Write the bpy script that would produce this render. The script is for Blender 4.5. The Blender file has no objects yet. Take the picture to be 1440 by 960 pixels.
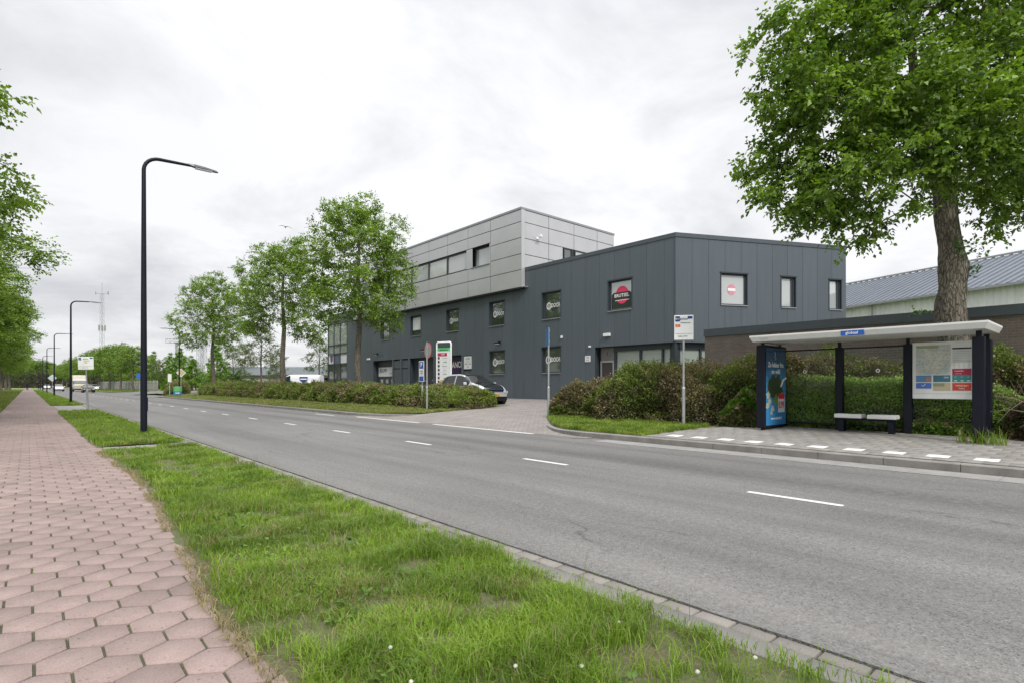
import bpy, math, random
import numpy as np
from mathutils import Matrix, Vector, Euler
R=math.radians
sc=bpy.context.scene
# ---------------- camera, world, sun, exposure ----------------
cam_d=bpy.data.cameras.new('camera'); cam=bpy.data.objects.new('camera',cam_d); sc.collection.objects.link(cam)
HEAD=41.4
cam.location=(0,0,1.29); cam.rotation_euler=(R(90),0,R(-HEAD))
cam_d.sensor_width=36; cam_d.sensor_fit='HORIZONTAL'; cam_d.lens=36*772/1440; cam_d.shift_y=61/1440
cam_d.clip_start=0.05; cam_d.clip_end=3000
sc.camera=cam
sc.render.engine='CYCLES'
sc.view_settings.view_transform='Standard'; sc.view_settings.look='None'; sc.view_settings.gamma=1
sc.view_settings.exposure=0.47
try: sc.cycles.max_bounces=6; sc.cycles.transparent_max_bounces=8; sc.cycles.diffuse_bounces=4; sc.cycles.glossy_bounces=3
except Exception: pass

def N(nt,t,**k):
    n=nt.nodes.new(t)
    for a,b in k.items(): setattr(n,a,b)
    return n
def math_n(nt,op,a,b=None,c=None):
    n=nt.nodes.new('ShaderNodeMath'); n.operation=op
    for i,v in enumerate((a,b,c)):
        if v is None: continue
        if isinstance(v,(int,float)): n.inputs[i].default_value=v
        else: nt.links.new(v,n.inputs[i])
    return n.outputs[0]
def mixc(nt,f,a,b,mode='MIX'):
    n=nt.nodes.new('ShaderNodeMix'); n.data_type='RGBA'; n.blend_type=mode
    for s,v in ((n.inputs[0],f),(n.inputs[6],a),(n.inputs[7],b)):
        if isinstance(v,(int,float)): s.default_value=v
        elif isinstance(v,(tuple,list)): s.default_value=tuple(v)[:3]+(1,)
        else: nt.links.new(v,s)
    return n.outputs[2]
def ramp(nt,f,stops):
    n=nt.nodes.new('ShaderNodeValToRGB'); nt.links.new(f,n.inputs[0])
    el=n.color_ramp.elements
    while len(el)<len(stops): el.new(.5)
    for e,(p,c) in zip(el,stops):
        e.position=p; e.color=(c,c,c,1) if isinstance(c,(int,float)) else tuple(c)+(1,)
    return n.outputs[0]
def noise(nt,vec,scale,detail=4,rough=.55,dist=0):
    n=nt.nodes.new('ShaderNodeTexNoise'); n.inputs['Scale'].default_value=scale; n.inputs['Detail'].default_value=detail
    n.inputs['Roughness'].default_value=rough; n.inputs['Distortion'].default_value=dist
    if vec is not None: nt.links.new(vec,n.inputs['Vector'])
    return n.outputs['Fac']

SUN_EL,SUN_AZ=42,198      # azimuth clockwise from +Y
w=bpy.data.worlds.new('World'); sc.world=w; w.use_nodes=True
nt=w.node_tree; nt.nodes.clear()
out=N(nt,'ShaderNodeOutputWorld'); bg=N(nt,'ShaderNodeBackground'); bg.inputs[1].default_value=0.1
nt.links.new(bg.outputs[0],out.inputs[0])
sky=N(nt,'ShaderNodeTexSky',sky_type='NISHITA'); sky.sun_disc=False; sky.sun_elevation=R(SUN_EL); sky.sun_rotation=R(SUN_AZ)
tc=N(nt,'ShaderNodeTexCoord'); sp=N(nt,'ShaderNodeSeparateXYZ'); nt.links.new(tc.outputs['Generated'],sp.inputs[0])
zz=math_n(nt,'MAXIMUM',sp.outputs[2],0.0)
den=math_n(nt,'ADD',zz,0.28)
cb=N(nt,'ShaderNodeCombineXYZ')
nt.links.new(math_n(nt,'DIVIDE',sp.outputs[0],den),cb.inputs[0]); nt.links.new(math_n(nt,'DIVIDE',sp.outputs[1],den),cb.inputs[1])
cb.inputs[2].default_value=5.1
n1=noise(nt,cb.outputs[0],1.9,7,.6,.35)
n2=noise(nt,cb.outputs[0],.9,2,.5)
nn=math_n(nt,'ADD',math_n(nt,'MULTIPLY',n1,.6),math_n(nt,'MULTIPLY',n2,.4))
cl=ramp(nt,nn,[(.37,(.50,.505,.528)),(.48,(.63,.635,.652)),(.58,(.745,.75,.762))])
# clouds are brightest towards the veiled sun side (+X)
side=math_n(nt,'MULTIPLY_ADD',sp.outputs[0],.12,.95)
# overcast sky: zenith brighter than the horizon
zf=math_n(nt,'MULTIPLY',math_n(nt,'POWER',zz,6.0),4.2)
gain=math_n(nt,'MULTIPLY',math_n(nt,'ADD',zf,1.0),side)
gn=N(nt,'ShaderNodeVectorMath',operation='SCALE'); nt.links.new(cl,gn.inputs[0]); nt.links.new(math_n(nt,'MULTIPLY',gain,10.0),gn.inputs[3])
nt.links.new(mixc(nt,.96,sky.outputs[0],gn.outputs[0]),bg.inputs[0])
sd=bpy.data.lights.new('sun','SUN'); sd.energy=1.9; sd.angle=R(12); sd.color=(1,.96,.9)
so=bpy.data.objects.new('sun',sd); sc.collection.objects.link(so)
_a=R(SUN_AZ); _e=R(SUN_EL)
so.rotation_euler=Vector((math.sin(_a)*math.cos(_e),math.cos(_a)*math.cos(_e),math.sin(_e))).to_track_quat('Z','Y').to_euler()

# ---------------- helpers ----------------
rng=np.random.default_rng(7); random.seed(7)
def world(o):
    m=o.matrix_basis.copy()
    if o.parent: m=world(o.parent)@o.matrix_parent_inverse@m
    return m
def adopt(o,p):
    if p is None: return
    o.parent=p; o.matrix_parent_inverse=world(p).inverted()
def tag(o,label=None,cat=None,group=None,kind=None):
    if label: o['label']=label
    if cat: o['category']=cat
    if group: o['group']=group
    if kind: o['kind']=kind
    return o
def link(name,me,parent=None,fr=None):
    o=bpy.data.objects.new(name,me); sc.collection.objects.link(o)
    if fr: o.location=(fr[0],fr[1],fr[2]); o.rotation_euler=(0,0,R(fr[3]))
    adopt(o,parent); return o
def thing(name,label,cat,loc=(0,0,0),group=None,rz=0):
    return tag(link(name,None,None,(loc[0],loc[1],loc[2],rz)),label,cat,group)
class MB:
    def __init__(s): s.v=[]; s.f=[]; s.m=[]; s.sm=[]
    def add(s,vs,fs,m=0,smooth=False):
        b=len(s.v); s.v+= [tuple(v) for v in vs]
        for f in fs: s.f.append(tuple(b+i for i in f)); s.m.append(m); s.sm.append(smooth)
        return s
    def box(s,x0,x1,y0,y1,z0,z1,m=0,bev=0):
        if x0>x1: x0,x1=x1,x0
        if y0>y1: y0,y1=y1,y0
        if bev<=0:
            v=[(x,y,z) for z in (z0,z1) for y in (y0,y1) for x in (x0,x1)]
            return s.add(v,[(0,2,3,1),(4,5,7,6),(0,1,5,4),(2,6,7,3),(0,4,6,2),(1,3,7,5)],m)
        b=bev; v=[]
        for sx in (0,1):
            for sy in (0,1):
                for sz in (0,1):
                    X=(x0,x1)[sx];Y=(y0,y1)[sy];Z=(z0,z1)[sz]; dx=b*(1-2*sx);dy=b*(1-2*sy);dz=b*(1-2*sz)
                    v+=[(X,Y+dy,Z+dz),(X+dx,Y,Z+dz),(X+dx,Y+dy,Z)]
        I=lambda a,b_,c,k:(a*4+b_*2+c)*3+k
        fs=[]
        for a in (0,1): fs.append([I(a,0,0,0),I(a,1,0,0),I(a,1,1,0),I(a,0,1,0)])
        for a in (0,1): fs.append([I(0,a,0,1),I(1,a,0,1),I(1,a,1,1),I(0,a,1,1)])
        for a in (0,1): fs.append([I(0,0,a,2),I(1,0,a,2),I(1,1,a,2),I(0,1,a,2)])
        for a in (0,1):
            for c in (0,1):
                fs.append([I(a,c,0,0),I(a,c,1,0),I(a,c,1,1),I(a,c,0,1)])
                fs.append([I(a,0,c,0),I(a,1,c,0),I(a,1,c,2),I(a,0,c,2)])
                fs.append([I(0,a,c,1),I(1,a,c,1),I(1,a,c,2),I(0,a,c,2)])
                for d in (0,1): pass
        for a in (0,1):
            for c in (0,1):
                for d in (0,1): fs.append([I(a,c,d,0),I(a,c,d,1),I(a,c,d,2)])
        return s.add(v,fs,m)
    def tube(s,p0,p1,r0,r1=None,n=10,m=0,cap=True,smooth=True):
        r1=r0 if r1 is None else r1
        return s.path([p0,p1],[r0,r1],n,m,cap,smooth)
    def path(s,pts,rad,n=10,m=0,cap=True,smooth=True):
        pts=[Vector(p) for p in pts]
        if isinstance(rad,(int,float)): rad=[rad]*len(pts)
        vs=[]; prev=None
        for i,p in enumerate(pts):
            d=(pts[min(i+1,len(pts)-1)]-pts[max(i-1,0)]).normalized()
            a=prev if prev is not None else (Vector((1,0,0)) if abs(d.x)<.8 else Vector((0,1,0)))
            u=(a-d*a.dot(d)).normalized(); v=d.cross(u); prev=u
            for k in range(n):
                t=2*math.pi*k/n; vs.append(p+(u*math.cos(t)+v*math.sin(t))*rad[i])
        fs=[]
        for i in range(len(pts)-1):
            for k in range(n): fs.append((i*n+k,i*n+(k+1)%n,(i+1)*n+(k+1)%n,(i+1)*n+k))
        s.add(vs,fs,m,smooth)
        if cap:
            s.add(vs[:n],[tuple(range(n))[::-1]],m); s.add(vs[-n:],[tuple(range(n))],m)
        return s
    def disc(s,c,nrm,r,n=24,m=0,th=0.0,r2=None):
        c=Vector(c); nn=Vector(nrm).normalized(); a=Vector((0,0,1)) if abs(nn.z)<.9 else Vector((1,0,0))
        u=a.cross(nn).normalized(); v=nn.cross(u); r2=r2 or r
        ring=[c+u*math.cos(2*math.pi*k/n)*r+v*math.sin(2*math.pi*k/n)*r2 for k in range(n)]
        if th:
            s.add(ring+[p-nn*th for p in ring],[tuple(range(n)),tuple(range(2*n-1,n-1,-1))]+[(k,k+n,(k+1)%n+n,(k+1)%n) for k in range(n)],m)
        else: s.add(ring,[tuple(range(n))],m)
        return s
    def prism(s,poly,z0,z1,m=0):
        n=len(poly)
        return s.add([(x,y,z0) for x,y in poly]+[(x,y,z1) for x,y in poly],[tuple(range(n))[::-1],tuple(range(n,2*n))]+[(k,(k+1)%n,(k+1)%n+n,k+n) for k in range(n)],m)
    def sphere(s,c,r,n=10,m=0,sz=1):
        vs=[];fs=[]
        for i in range(n//2+1):
            a=math.pi*i/(n//2)
            for k in range(n): vs.append((c[0]+r*math.sin(a)*math.cos(2*math.pi*k/n),c[1]+r*math.sin(a)*math.sin(2*math.pi*k/n),c[2]+r*sz*math.cos(a)))
        for i in range(n//2):
            for k in range(n): fs.append((i*n+k,(i+1)*n+k,(i+1)*n+(k+1)%n,i*n+(k+1)%n))
        return s.add(vs,fs,m,True)
    def build(s,name,mats,parent=None,fr=None):
        me=bpy.data.meshes.new(name); me.from_pydata(s.v,[],s.f)
        if not isinstance(mats,(list,tuple)): mats=[mats]
        for x in mats: me.materials.append(x)
        me.polygons.foreach_set('material_index',s.m); me.polygons.foreach_set('use_smooth',s.sm)
        me.validate(); me.update()
        return link(name,me,parent,fr)
def np_mesh(name,V,loops,totals,mat,col=None):
    me=bpy.data.meshes.new(name); V=np.asarray(V,dtype=np.float32)
    me.vertices.add(len(V)); me.vertices.foreach_set('co',V.ravel())
    loops=np.asarray(loops,dtype=np.int32).ravel(); totals=np.asarray(totals,dtype=np.int32)
    me.loops.add(len(loops)); me.loops.foreach_set('vertex_index',loops)
    me.polygons.add(len(totals)); st=np.concatenate([[0],np.cumsum(totals)[:-1]]).astype(np.int32)
    me.polygons.foreach_set('loop_start',st); me.polygons.foreach_set('loop_total',totals)
    me.materials.append(mat)
    if col is not None:
        a=me.attributes.new('col','FLOAT_COLOR','POINT'); c=np.ones((len(V),4),dtype=np.float32); c[:,:3]=col
        a.data.foreach_set('color',c.ravel())
    me.update(calc_edges=True); me.validate()
    return me
def unit(a): return a/np.maximum(np.linalg.norm(a,axis=-1,keepdims=True),1e-9)
_g=rng.random((64,64))
def edge_a(y): return np.interp(y,[0,2.2,3.0,3.8,4.6,5.6,6.8,9,11,13,22],[.80,.80,.80,.85,.90,.97,1.04,1.11,1.08,1.0,1.0])
def vnoise(x,y,s=1.0,seed=0):
    x=np.asarray(x)*s+seed*7.31+100; y=np.asarray(y)*s+seed*3.77+100
    xi=np.floor(x).astype(int); yi=np.floor(y).astype(int); fx=x-xi; fy=y-yi; fx=fx*fx*(3-2*fx); fy=fy*fy*(3-2*fy)
    g=lambda a,b:_g[a%64,b%64]
    return (g(xi,yi)*(1-fx)+g(xi+1,yi)*fx)*(1-fy)+(g(xi,yi+1)*(1-fx)+g(xi+1,yi+1)*fx)*fy

# ---------------- materials ----------------
def new_mat(name):
    m=bpy.data.materials.new(name); m.use_nodes=True; nt=m.node_tree
    return m,nt,nt.nodes['Principled BSDF']
MC={}
def pbr(name,c,rough=.6,metal=0,var=.12,scale=3,bump=0,bscale=40,coat=0,spec=.5,dirt=0):
    if name in MC: return MC[name]
    m,nt,p=new_mat(name); p.inputs['Roughness'].default_value=rough; p.inputs['Metallic'].default_value=metal
    p.inputs['Coat Weight'].default_value=coat; p.inputs['Specular IOR Level'].default_value=spec
    tc=N(nt,'ShaderNodeTexCoord'); f=noise(nt,tc.outputs['Object'],scale,5,.6)
    col=mixc(nt,ramp(nt,f,[(.3,0.),(.7,1.)]),[x*(1-var) for x in c],[min(1,x*(1+var)) for x in c])
    if dirt:
        f2=noise(nt,tc.outputs['Object'],scale*4,6,.7); col=mixc(nt,ramp(nt,f2,[(.52,0.),(.75,dirt)]),col,(.12,.11,.09))
    nt.links.new(col,p.inputs['Base Color'])
    if bump:
        b=N(nt,'ShaderNodeBump'); b.inputs['Strength'].default_value=bump; b.inputs['Distance'].default_value=.01
        nt.links.new(noise(nt,tc.outputs['Object'],bscale,4,.6),b.inputs['Height']); nt.links.new(b.outputs[0],p.inputs['Normal'])
    MC[name]=m; return m
def colmat(name,rough=.6,trans=0,nz=None,bump=0,bscale=60,spec=.5):
    m,nt,p=new_mat(name); p.inputs['Roughness'].default_value=rough; p.inputs['Specular IOR Level'].default_value=spec
    a=N(nt,'ShaderNodeAttribute',attribute_name='col'); c=a.outputs['Color']
    tc=N(nt,'ShaderNodeTexCoord')
    if nz:
        f=noise(nt,tc.outputs['Object'],nz[0],6,.65); f=ramp(nt,f,[(.3,1-nz[1]),(.7,1+nz[1])]); c=mixc(nt,1.,c,f,'MULTIPLY')
        f=noise(nt,tc.outputs['Object'],nz[0]*18,2,.7); f=ramp(nt,f,[(.35,1-nz[1]*1.5),(.65,1+nz[1]*1.2)]); c=mixc(nt,1.,c,f,'MULTIPLY')
        f=noise(nt,tc.outputs['Object'],1.1,5,.65); c=mixc(nt,ramp(nt,f,[(.5,0.),(.68,.34)]),c,(.13,.115,.095))
        v=N(nt,'ShaderNodeTexVoronoi'); v.inputs['Scale'].default_value=42; nt.links.new(tc.outputs['Object'],v.inputs['Vector']); sc2=N(nt,'ShaderNodeSeparateColor'); nt.links.new(v.outputs['Color'],sc2.inputs[0])
        pit=math_n(nt,'MULTIPLY',math_n(nt,'GREATER_THAN',sc2.outputs[0],.90),math_n(nt,'LESS_THAN',v.outputs['Distance'],.28)); c=mixc(nt,math_n(nt,'MULTIPLY',pit,.45),c,(.07,.06,.05))
    nt.links.new(c,p.inputs['Base Color'])
    if bump:
        b=N(nt,'ShaderNodeBump'); b.inputs['Strength'].default_value=bump; b.inputs['Distance'].default_value=.004
        nt.links.new(noise(nt,tc.outputs['Object'],bscale,4,.6),b.inputs['Height']); nt.links.new(b.outputs[0],p.inputs['Normal'])
    if trans:
        t=N(nt,'ShaderNodeBsdfTranslucent'); g=mixc(nt,1.,c,(1.5,1.55,.55),'MULTIPLY'); nt.links.new(g,t.inputs[0])
        mx=N(nt,'ShaderNodeMixShader'); mx.inputs[0].default_value=trans; o=nt.nodes['Material Output']
        nt.links.new(p.outputs[0],mx.inputs[1]); nt.links.new(t.outputs[0],mx.inputs[2]); nt.links.new(mx.outputs[0],o.inputs[0])
    return m
M_leaf=colmat('leaf',.40,.30,spec=.45)
M_hleaf=colmat('hedge_leaf',.6,.2,spec=.25)
M_grass=colmat('grass_blade',.5,.35,spec=.3)
M_tile=colmat('paving',.85,0,(7,.11),.6,150)
M_darkmetal=pbr('dark_lacquer',(.008,.010,.018),.45,0,.15,8,spec=.2)
M_galv=pbr('galvanised',(.40,.41,.42),.45,.5,.15,12)
M_white=pbr('white_paint',(.76,.77,.77),.35,0,.05,4)
M_offw=pbr('offwhite_roof',(.74,.74,.73),.45,0,.06,3,dirt=.12)
M_conc=pbr('concrete',(.24,.232,.22),.85,0,.16,2.5,.5,60,dirt=.5)
M_kerbface=pbr('kerb',(.21,.20,.185),.85,0,.25,3,.5,60,dirt=.75)
M_black=pbr('black_rubber',(.015,.015,.016),.7,0,.1)
M_blackp=pbr('black_plastic',(.01,.01,.012),.25,0,.1)
M_frame=pbr('window_frame',(.035,.045,.055),.4,0,.1)
M_sill=pbr('window_sill',(.28,.29,.30),.4,.3,.1)
M_bark=None
M_barkb=pbr('bark_limb',(.11,.095,.07),.9,0,.3,9,.8,26)
M_trim=pbr('roof_trim',(.075,.09,.105),.4,.2,.08)
def m_bark():
    m,nt,p=new_mat('bark'); p.inputs['Roughness'].default_value=.95; tc=N(nt,'ShaderNodeTexCoord')
    mp=N(nt,'ShaderNodeMapping'); mp.inputs['Scale'].default_value=(1,1,.22); nt.links.new(tc.outputs['Object'],mp.inputs[0])
    f=noise(nt,mp.outputs[0],13,6,.7,.6); v=N(nt,'ShaderNodeTexVoronoi',feature='DISTANCE_TO_EDGE'); v.inputs['Scale'].default_value=20; 
    wv=N(nt,'ShaderNodeVectorMath',operation='ADD'); nt.links.new(mp.outputs[0],wv.inputs[0]); sc_=N(nt,'ShaderNodeVectorMath',operation='SCALE'); nz=N(nt,'ShaderNodeTexNoise'); nz.inputs['Scale'].default_value=9; nt.links.new(mp.outputs[0],nz.inputs['Vector']); nt.links.new(nz.outputs['Color'],sc_.inputs[0]); sc_.inputs[3].default_value=.14; nt.links.new(sc_.outputs[0],wv.inputs[1]); nt.links.new(wv.outputs[0],v.inputs['Vector'])
    e=ramp(nt,v.outputs['Distance'],[(.0,0.),(.16,1.)]); h=math_n(nt,'ADD',math_n(nt,'MULTIPLY',f,.8),math_n(nt,'MULTIPLY',e,.5))
    c=ramp(nt,h,[(.35,(.035,.028,.021)),(.62,(.115,.098,.075)),(.95,(.21,.185,.15))])
    c=mixc(nt,ramp(nt,noise(nt,tc.outputs['Object'],2.2,4),[(.5,0.),(.7,.35)]),c,(.09,.10,.06))
    nt.links.new(c,p.inputs['Base Color']); b=N(nt,'ShaderNodeBump'); b.inputs['Strength'].default_value=1.; b.inputs['Distance'].default_value=.04
    nt.links.new(h,b.inputs['Height']); nt.links.new(b.outputs[0],p.inputs['Normal']); return m
M_bark=m_bark()
def flat(name,c,rough=.5): return pbr(name,c,rough,0,.05,6)
M_red=flat('sign_red',(.55,.02,.04)); M_blue=flat('sign_blue',(.02,.10,.42)); M_navy=flat('deep_blue',(.015,.04,.20))
M_pink=flat('logo_pink',(.72,.04,.12)); M_txtw=flat('lettering_white',(.8,.8,.8)); M_txtk=flat('lettering_black',(.02,.02,.02))
M_green=flat('sign_green',(.05,.42,.12)); M_orange=flat('sign_orange',(.72,.24,.04)); M_pale=flat('sheet_white',(.66,.67,.68))
M_marking=pbr('road_marking',(.58,.58,.56),.75,0,.12,20,.2,80,dirt=.6)

def m_glass(name,base,refl=.35,rough=.03):
    m,nt,p=new_mat(name); p.inputs['Base Color'].default_value=base+(1,); p.inputs['Roughness'].default_value=.3
    g=N(nt,'ShaderNodeBsdfGlossy'); g.inputs[0].default_value=(.95,.98,.97,1); g.inputs[1].default_value=rough
    tc=N(nt,'ShaderNodeTexCoord'); b=N(nt,'ShaderNodeBump'); b.inputs['Strength'].default_value=.05; b.inputs['Distance'].default_value=.02
    nt.links.new(noise(nt,tc.outputs['Object'],1.3,2),b.inputs['Height']); nt.links.new(b.outputs[0],g.inputs['Normal'])
    f=N(nt,'ShaderNodeLayerWeight'); f.inputs[0].default_value=.5
    fac=math_n(nt,'MINIMUM',math_n(nt,'MULTIPLY_ADD',math_n(nt,'POWER',f.outputs['Facing'],4.5),.9,refl+.02),1.)
    mx=N(nt,'ShaderNodeMixShader'); nt.links.new(fac,mx.inputs[0]); nt.links.new(p.outputs[0],mx.inputs[1]); nt.links.new(g.outputs[0],mx.inputs[2])
    nt.links.new(mx.outputs[0],nt.nodes['Material Output'].inputs[0]); return m
M_gl=m_glass('glass_dark',(.02,.03,.025),.16); M_glb=m_glass('glass_pale',(.42,.44,.44),.15)  # M_glb: glass with a pale base colour
M_glf=m_glass('glass_frosted',(.36,.41,.37),.06,.12); M_glsky=m_glass('glass_painted_sky',(.42,.45,.45),.34)  # M_glsky: sky reflection painted into the bright base colour
M_carglass=m_glass('car_glass',(.008,.009,.009),.0)
def m_clear(name,tint,refl=.04):
    m,nt,p=new_mat(name); t=N(nt,'ShaderNodeBsdfTransparent'); t.inputs[0].default_value=tint+(1,)
    g=N(nt,'ShaderNodeBsdfGlossy'); g.inputs[1].default_value=.02
    f=N(nt,'ShaderNodeLayerWeight'); f.inputs[0].default_value=.5
    tc=N(nt,'ShaderNodeTexCoord'); d=ramp(nt,noise(nt,tc.outputs['Object'],6,6,.7),[(.6,0.),(.9,.05)])
    p.inputs['Base Color'].default_value=(.3,.32,.3,1)
    mx=N(nt,'ShaderNodeMixShader'); nt.links.new(math_n(nt,'MULTIPLY_ADD',math_n(nt,'POWER',f.outputs['Facing'],4.5),.7,refl),mx.inputs[0]); nt.links.new(t.outputs[0],mx.inputs[1]); nt.links.new(g.outputs[0],mx.inputs[2])
    m2=N(nt,'ShaderNodeMixShader'); nt.links.new(d,m2.inputs[0]); nt.links.new(mx.outputs[0],m2.inputs[1]); nt.links.new(p.outputs[0],m2.inputs[2])
    nt.links.new(m2.outputs[0],nt.nodes['Material Output'].inputs[0]); return m
M_clear=m_clear('shelter_glass',(.96,.985,.96),.008)

def m_seam(name,c,pitch,off=0,axis=0,wd=.012,rough=.42,metal=.15,dark=.45,rib=0):
    m,nt,p=new_mat(name); p.inputs['Roughness'].default_value=rough; p.inputs['Metallic'].default_value=metal
    tc=N(nt,'ShaderNodeTexCoord'); s=N(nt,'ShaderNodeSeparateXYZ'); nt.links.new(tc.outputs['Object'],s.inputs[0])
    u=math_n(nt,'DIVIDE',math_n(nt,'ADD',s.outputs[axis],1000*pitch+off),pitch)
    fr=math_n(nt,'FRACT',u); cell=math_n(nt,'FLOOR',u)
    wn=N(nt,'ShaderNodeTexWhiteNoise',noise_dimensions='1D'); nt.links.new(cell,wn.inputs['W'])
    pv=math_n(nt,'MULTIPLY_ADD',wn.outputs[0],.09,.955)
    st=N(nt,'ShaderNodeMapping'); st.inputs['Scale'].default_value=(2.5,2.5,.25); nt.links.new(tc.outputs['Object'],st.inputs[0])
    nz=ramp(nt,noise(nt,st.outputs[0],2,5,.6),[(.3,.93),(.7,1.06)])
    col=mixc(nt,1.,c,nz,'MULTIPLY'); cc=N(nt,'ShaderNodeVectorMath',operation='SCALE'); nt.links.new(col,cc.inputs[0]); nt.links.new(pv,cc.inputs[3])
    edge=math_n(nt,'ABSOLUTE',math_n(nt,'SUBTRACT',fr,.5)); ln=math_n(nt,'GREATER_THAN',edge,.5-wd/pitch)
    col=mixc(nt,math_n(nt,'MULTIPLY',ln,1-dark),cc.outputs[0],(.006,.007,.009))
    nt.links.new(col,p.inputs['Base Color'])
    b=N(nt,'ShaderNodeBump'); b.inputs['Strength'].default_value=.6; b.inputs['Distance'].default_value=.02
    if rib: h=math_n(nt,'SINE',math_n(nt,'MULTIPLY',u,6.2832)); b.inputs['Distance'].default_value=rib
    else: h=math_n(nt,'SUBTRACT',1.,ln)
    nt.links.new(h,b.inputs['Height']); nt.links.new(b.outputs[0],p.inputs['Normal']); return m
M_clad=m_seam('dark_cladding',(.096,.116,.134),1.0,.4)
M_clad2=m_seam('dark_cladding_side',(.088,.108,.126),.913)
def text(s,size,mat,parent,fr,x,y,z,name='lettering',align='CENTER',bold=0.0,sx=1.0,rotx=90):
    cu=bpy.data.curves.new('t','FONT'); cu.body=s; cu.size=size; cu.align_x=align; cu.align_y='CENTER'; cu.resolution_u=2; cu.offset=bold*size; cu.extrude=.0015
    ob=bpy.data.objects.new('t',cu); sc.collection.objects.link(ob); dg=bpy.context.evaluated_depsgraph_get()
    me=bpy.data.meshes.new_from_object(ob.evaluated_get(dg)); bpy.data.objects.remove(ob)
    me.transform(Matrix.Translation((x,y,z))@Matrix.Rotation(R(rotx),4,'X')@Matrix.Diagonal((sx,1,1,1)))
    me.materials.clear(); me.materials.append(mat)
    return link(name,me,parent,fr)
def copy_tree(o,parent=None):
    c=o.copy(); sc.collection.objects.link(c)
    if parent is not None: c.parent=parent
    for ch in [x for x in bpy.data.objects if x.parent==o]: copy_tree(ch,c)
    return c
def view_pos(px,d,zofs=0):
    l=(px-720)/772*d; s,c=math.sin(R(HEAD)),math.cos(R(HEAD)); return (s*d+c*l,c*d-s*l)
def hz(py,d): return 1.29+(541-py)/772*d
def tz(x):   # terrain height of the plot beside the road
    return 0.0 if x<10.4 else min(.12+.026*(x-10.5),.445)
# ---------------- ground, road, paths ----------------
def sheet(name,poly,z,mat,kind='structure',zf=None,sub=None):
    mb=MB(); mb.add([(x,y,(zf(x,y) if zf else z)) for x,y in poly],[tuple(range(len(poly)))]); o=mb.build(name,mat); tag(o,kind=kind); return o
def grid_sheet(name,xs,ys,zf,mat,label=None):
    V=[(x,y,zf(x,y)) for y in ys for x in xs]; n=len(xs)
    F=[(j*n+i,j*n+i+1,(j+1)*n+i+1,(j+1)*n+i) for j in range(len(ys)-1) for i in range(n-1)]
    mb=MB(); mb.add(V,F); o=mb.build(name,mat); tag(o,kind='structure'); return o
def m_soil():
    m,nt,p=new_mat('soil_and_turf'); p.inputs['Roughness'].default_value=.95
    tc=N(nt,'ShaderNodeTexCoord'); o=tc.outputs['Object']
    c=ramp(nt,noise(nt,o,3.5,6,.65),[(.35,(.10,.075,.045)),(.5,(.085,.10,.03)),(.68,(.10,.15,.03))])
    c=mixc(nt,ramp(nt,noise(nt,o,45,3,.7),[(.4,0.),(.65,.8)]),c,(.15,.13,.085))
    nt.links.new(c,p.inputs['Base Color'])
    b=N(nt,'ShaderNodeBump'); b.inputs['Strength'].default_value=.9; b.inputs['Distance'].default_value=.03
    nt.links.new(noise(nt,o,30,5,.7),b.inputs['Height']); nt.links.new(b.outputs[0],p.inputs['Normal']); return m
M_soil=m_soil()
def m_turf():
    m,nt,p=new_mat('far_turf'); p.inputs['Roughness'].default_value=.95
    tc=N(nt,'ShaderNodeTexCoord'); o=tc.outputs['Object']
    c=ramp(nt,noise(nt,o,.6,6,.65),[(.35,(.10,.15,.035)),(.65,(.16,.20,.06))])
    nt.links.new(c,p.inputs['Base Color']); return m
M_turf=m_turf()
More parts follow.
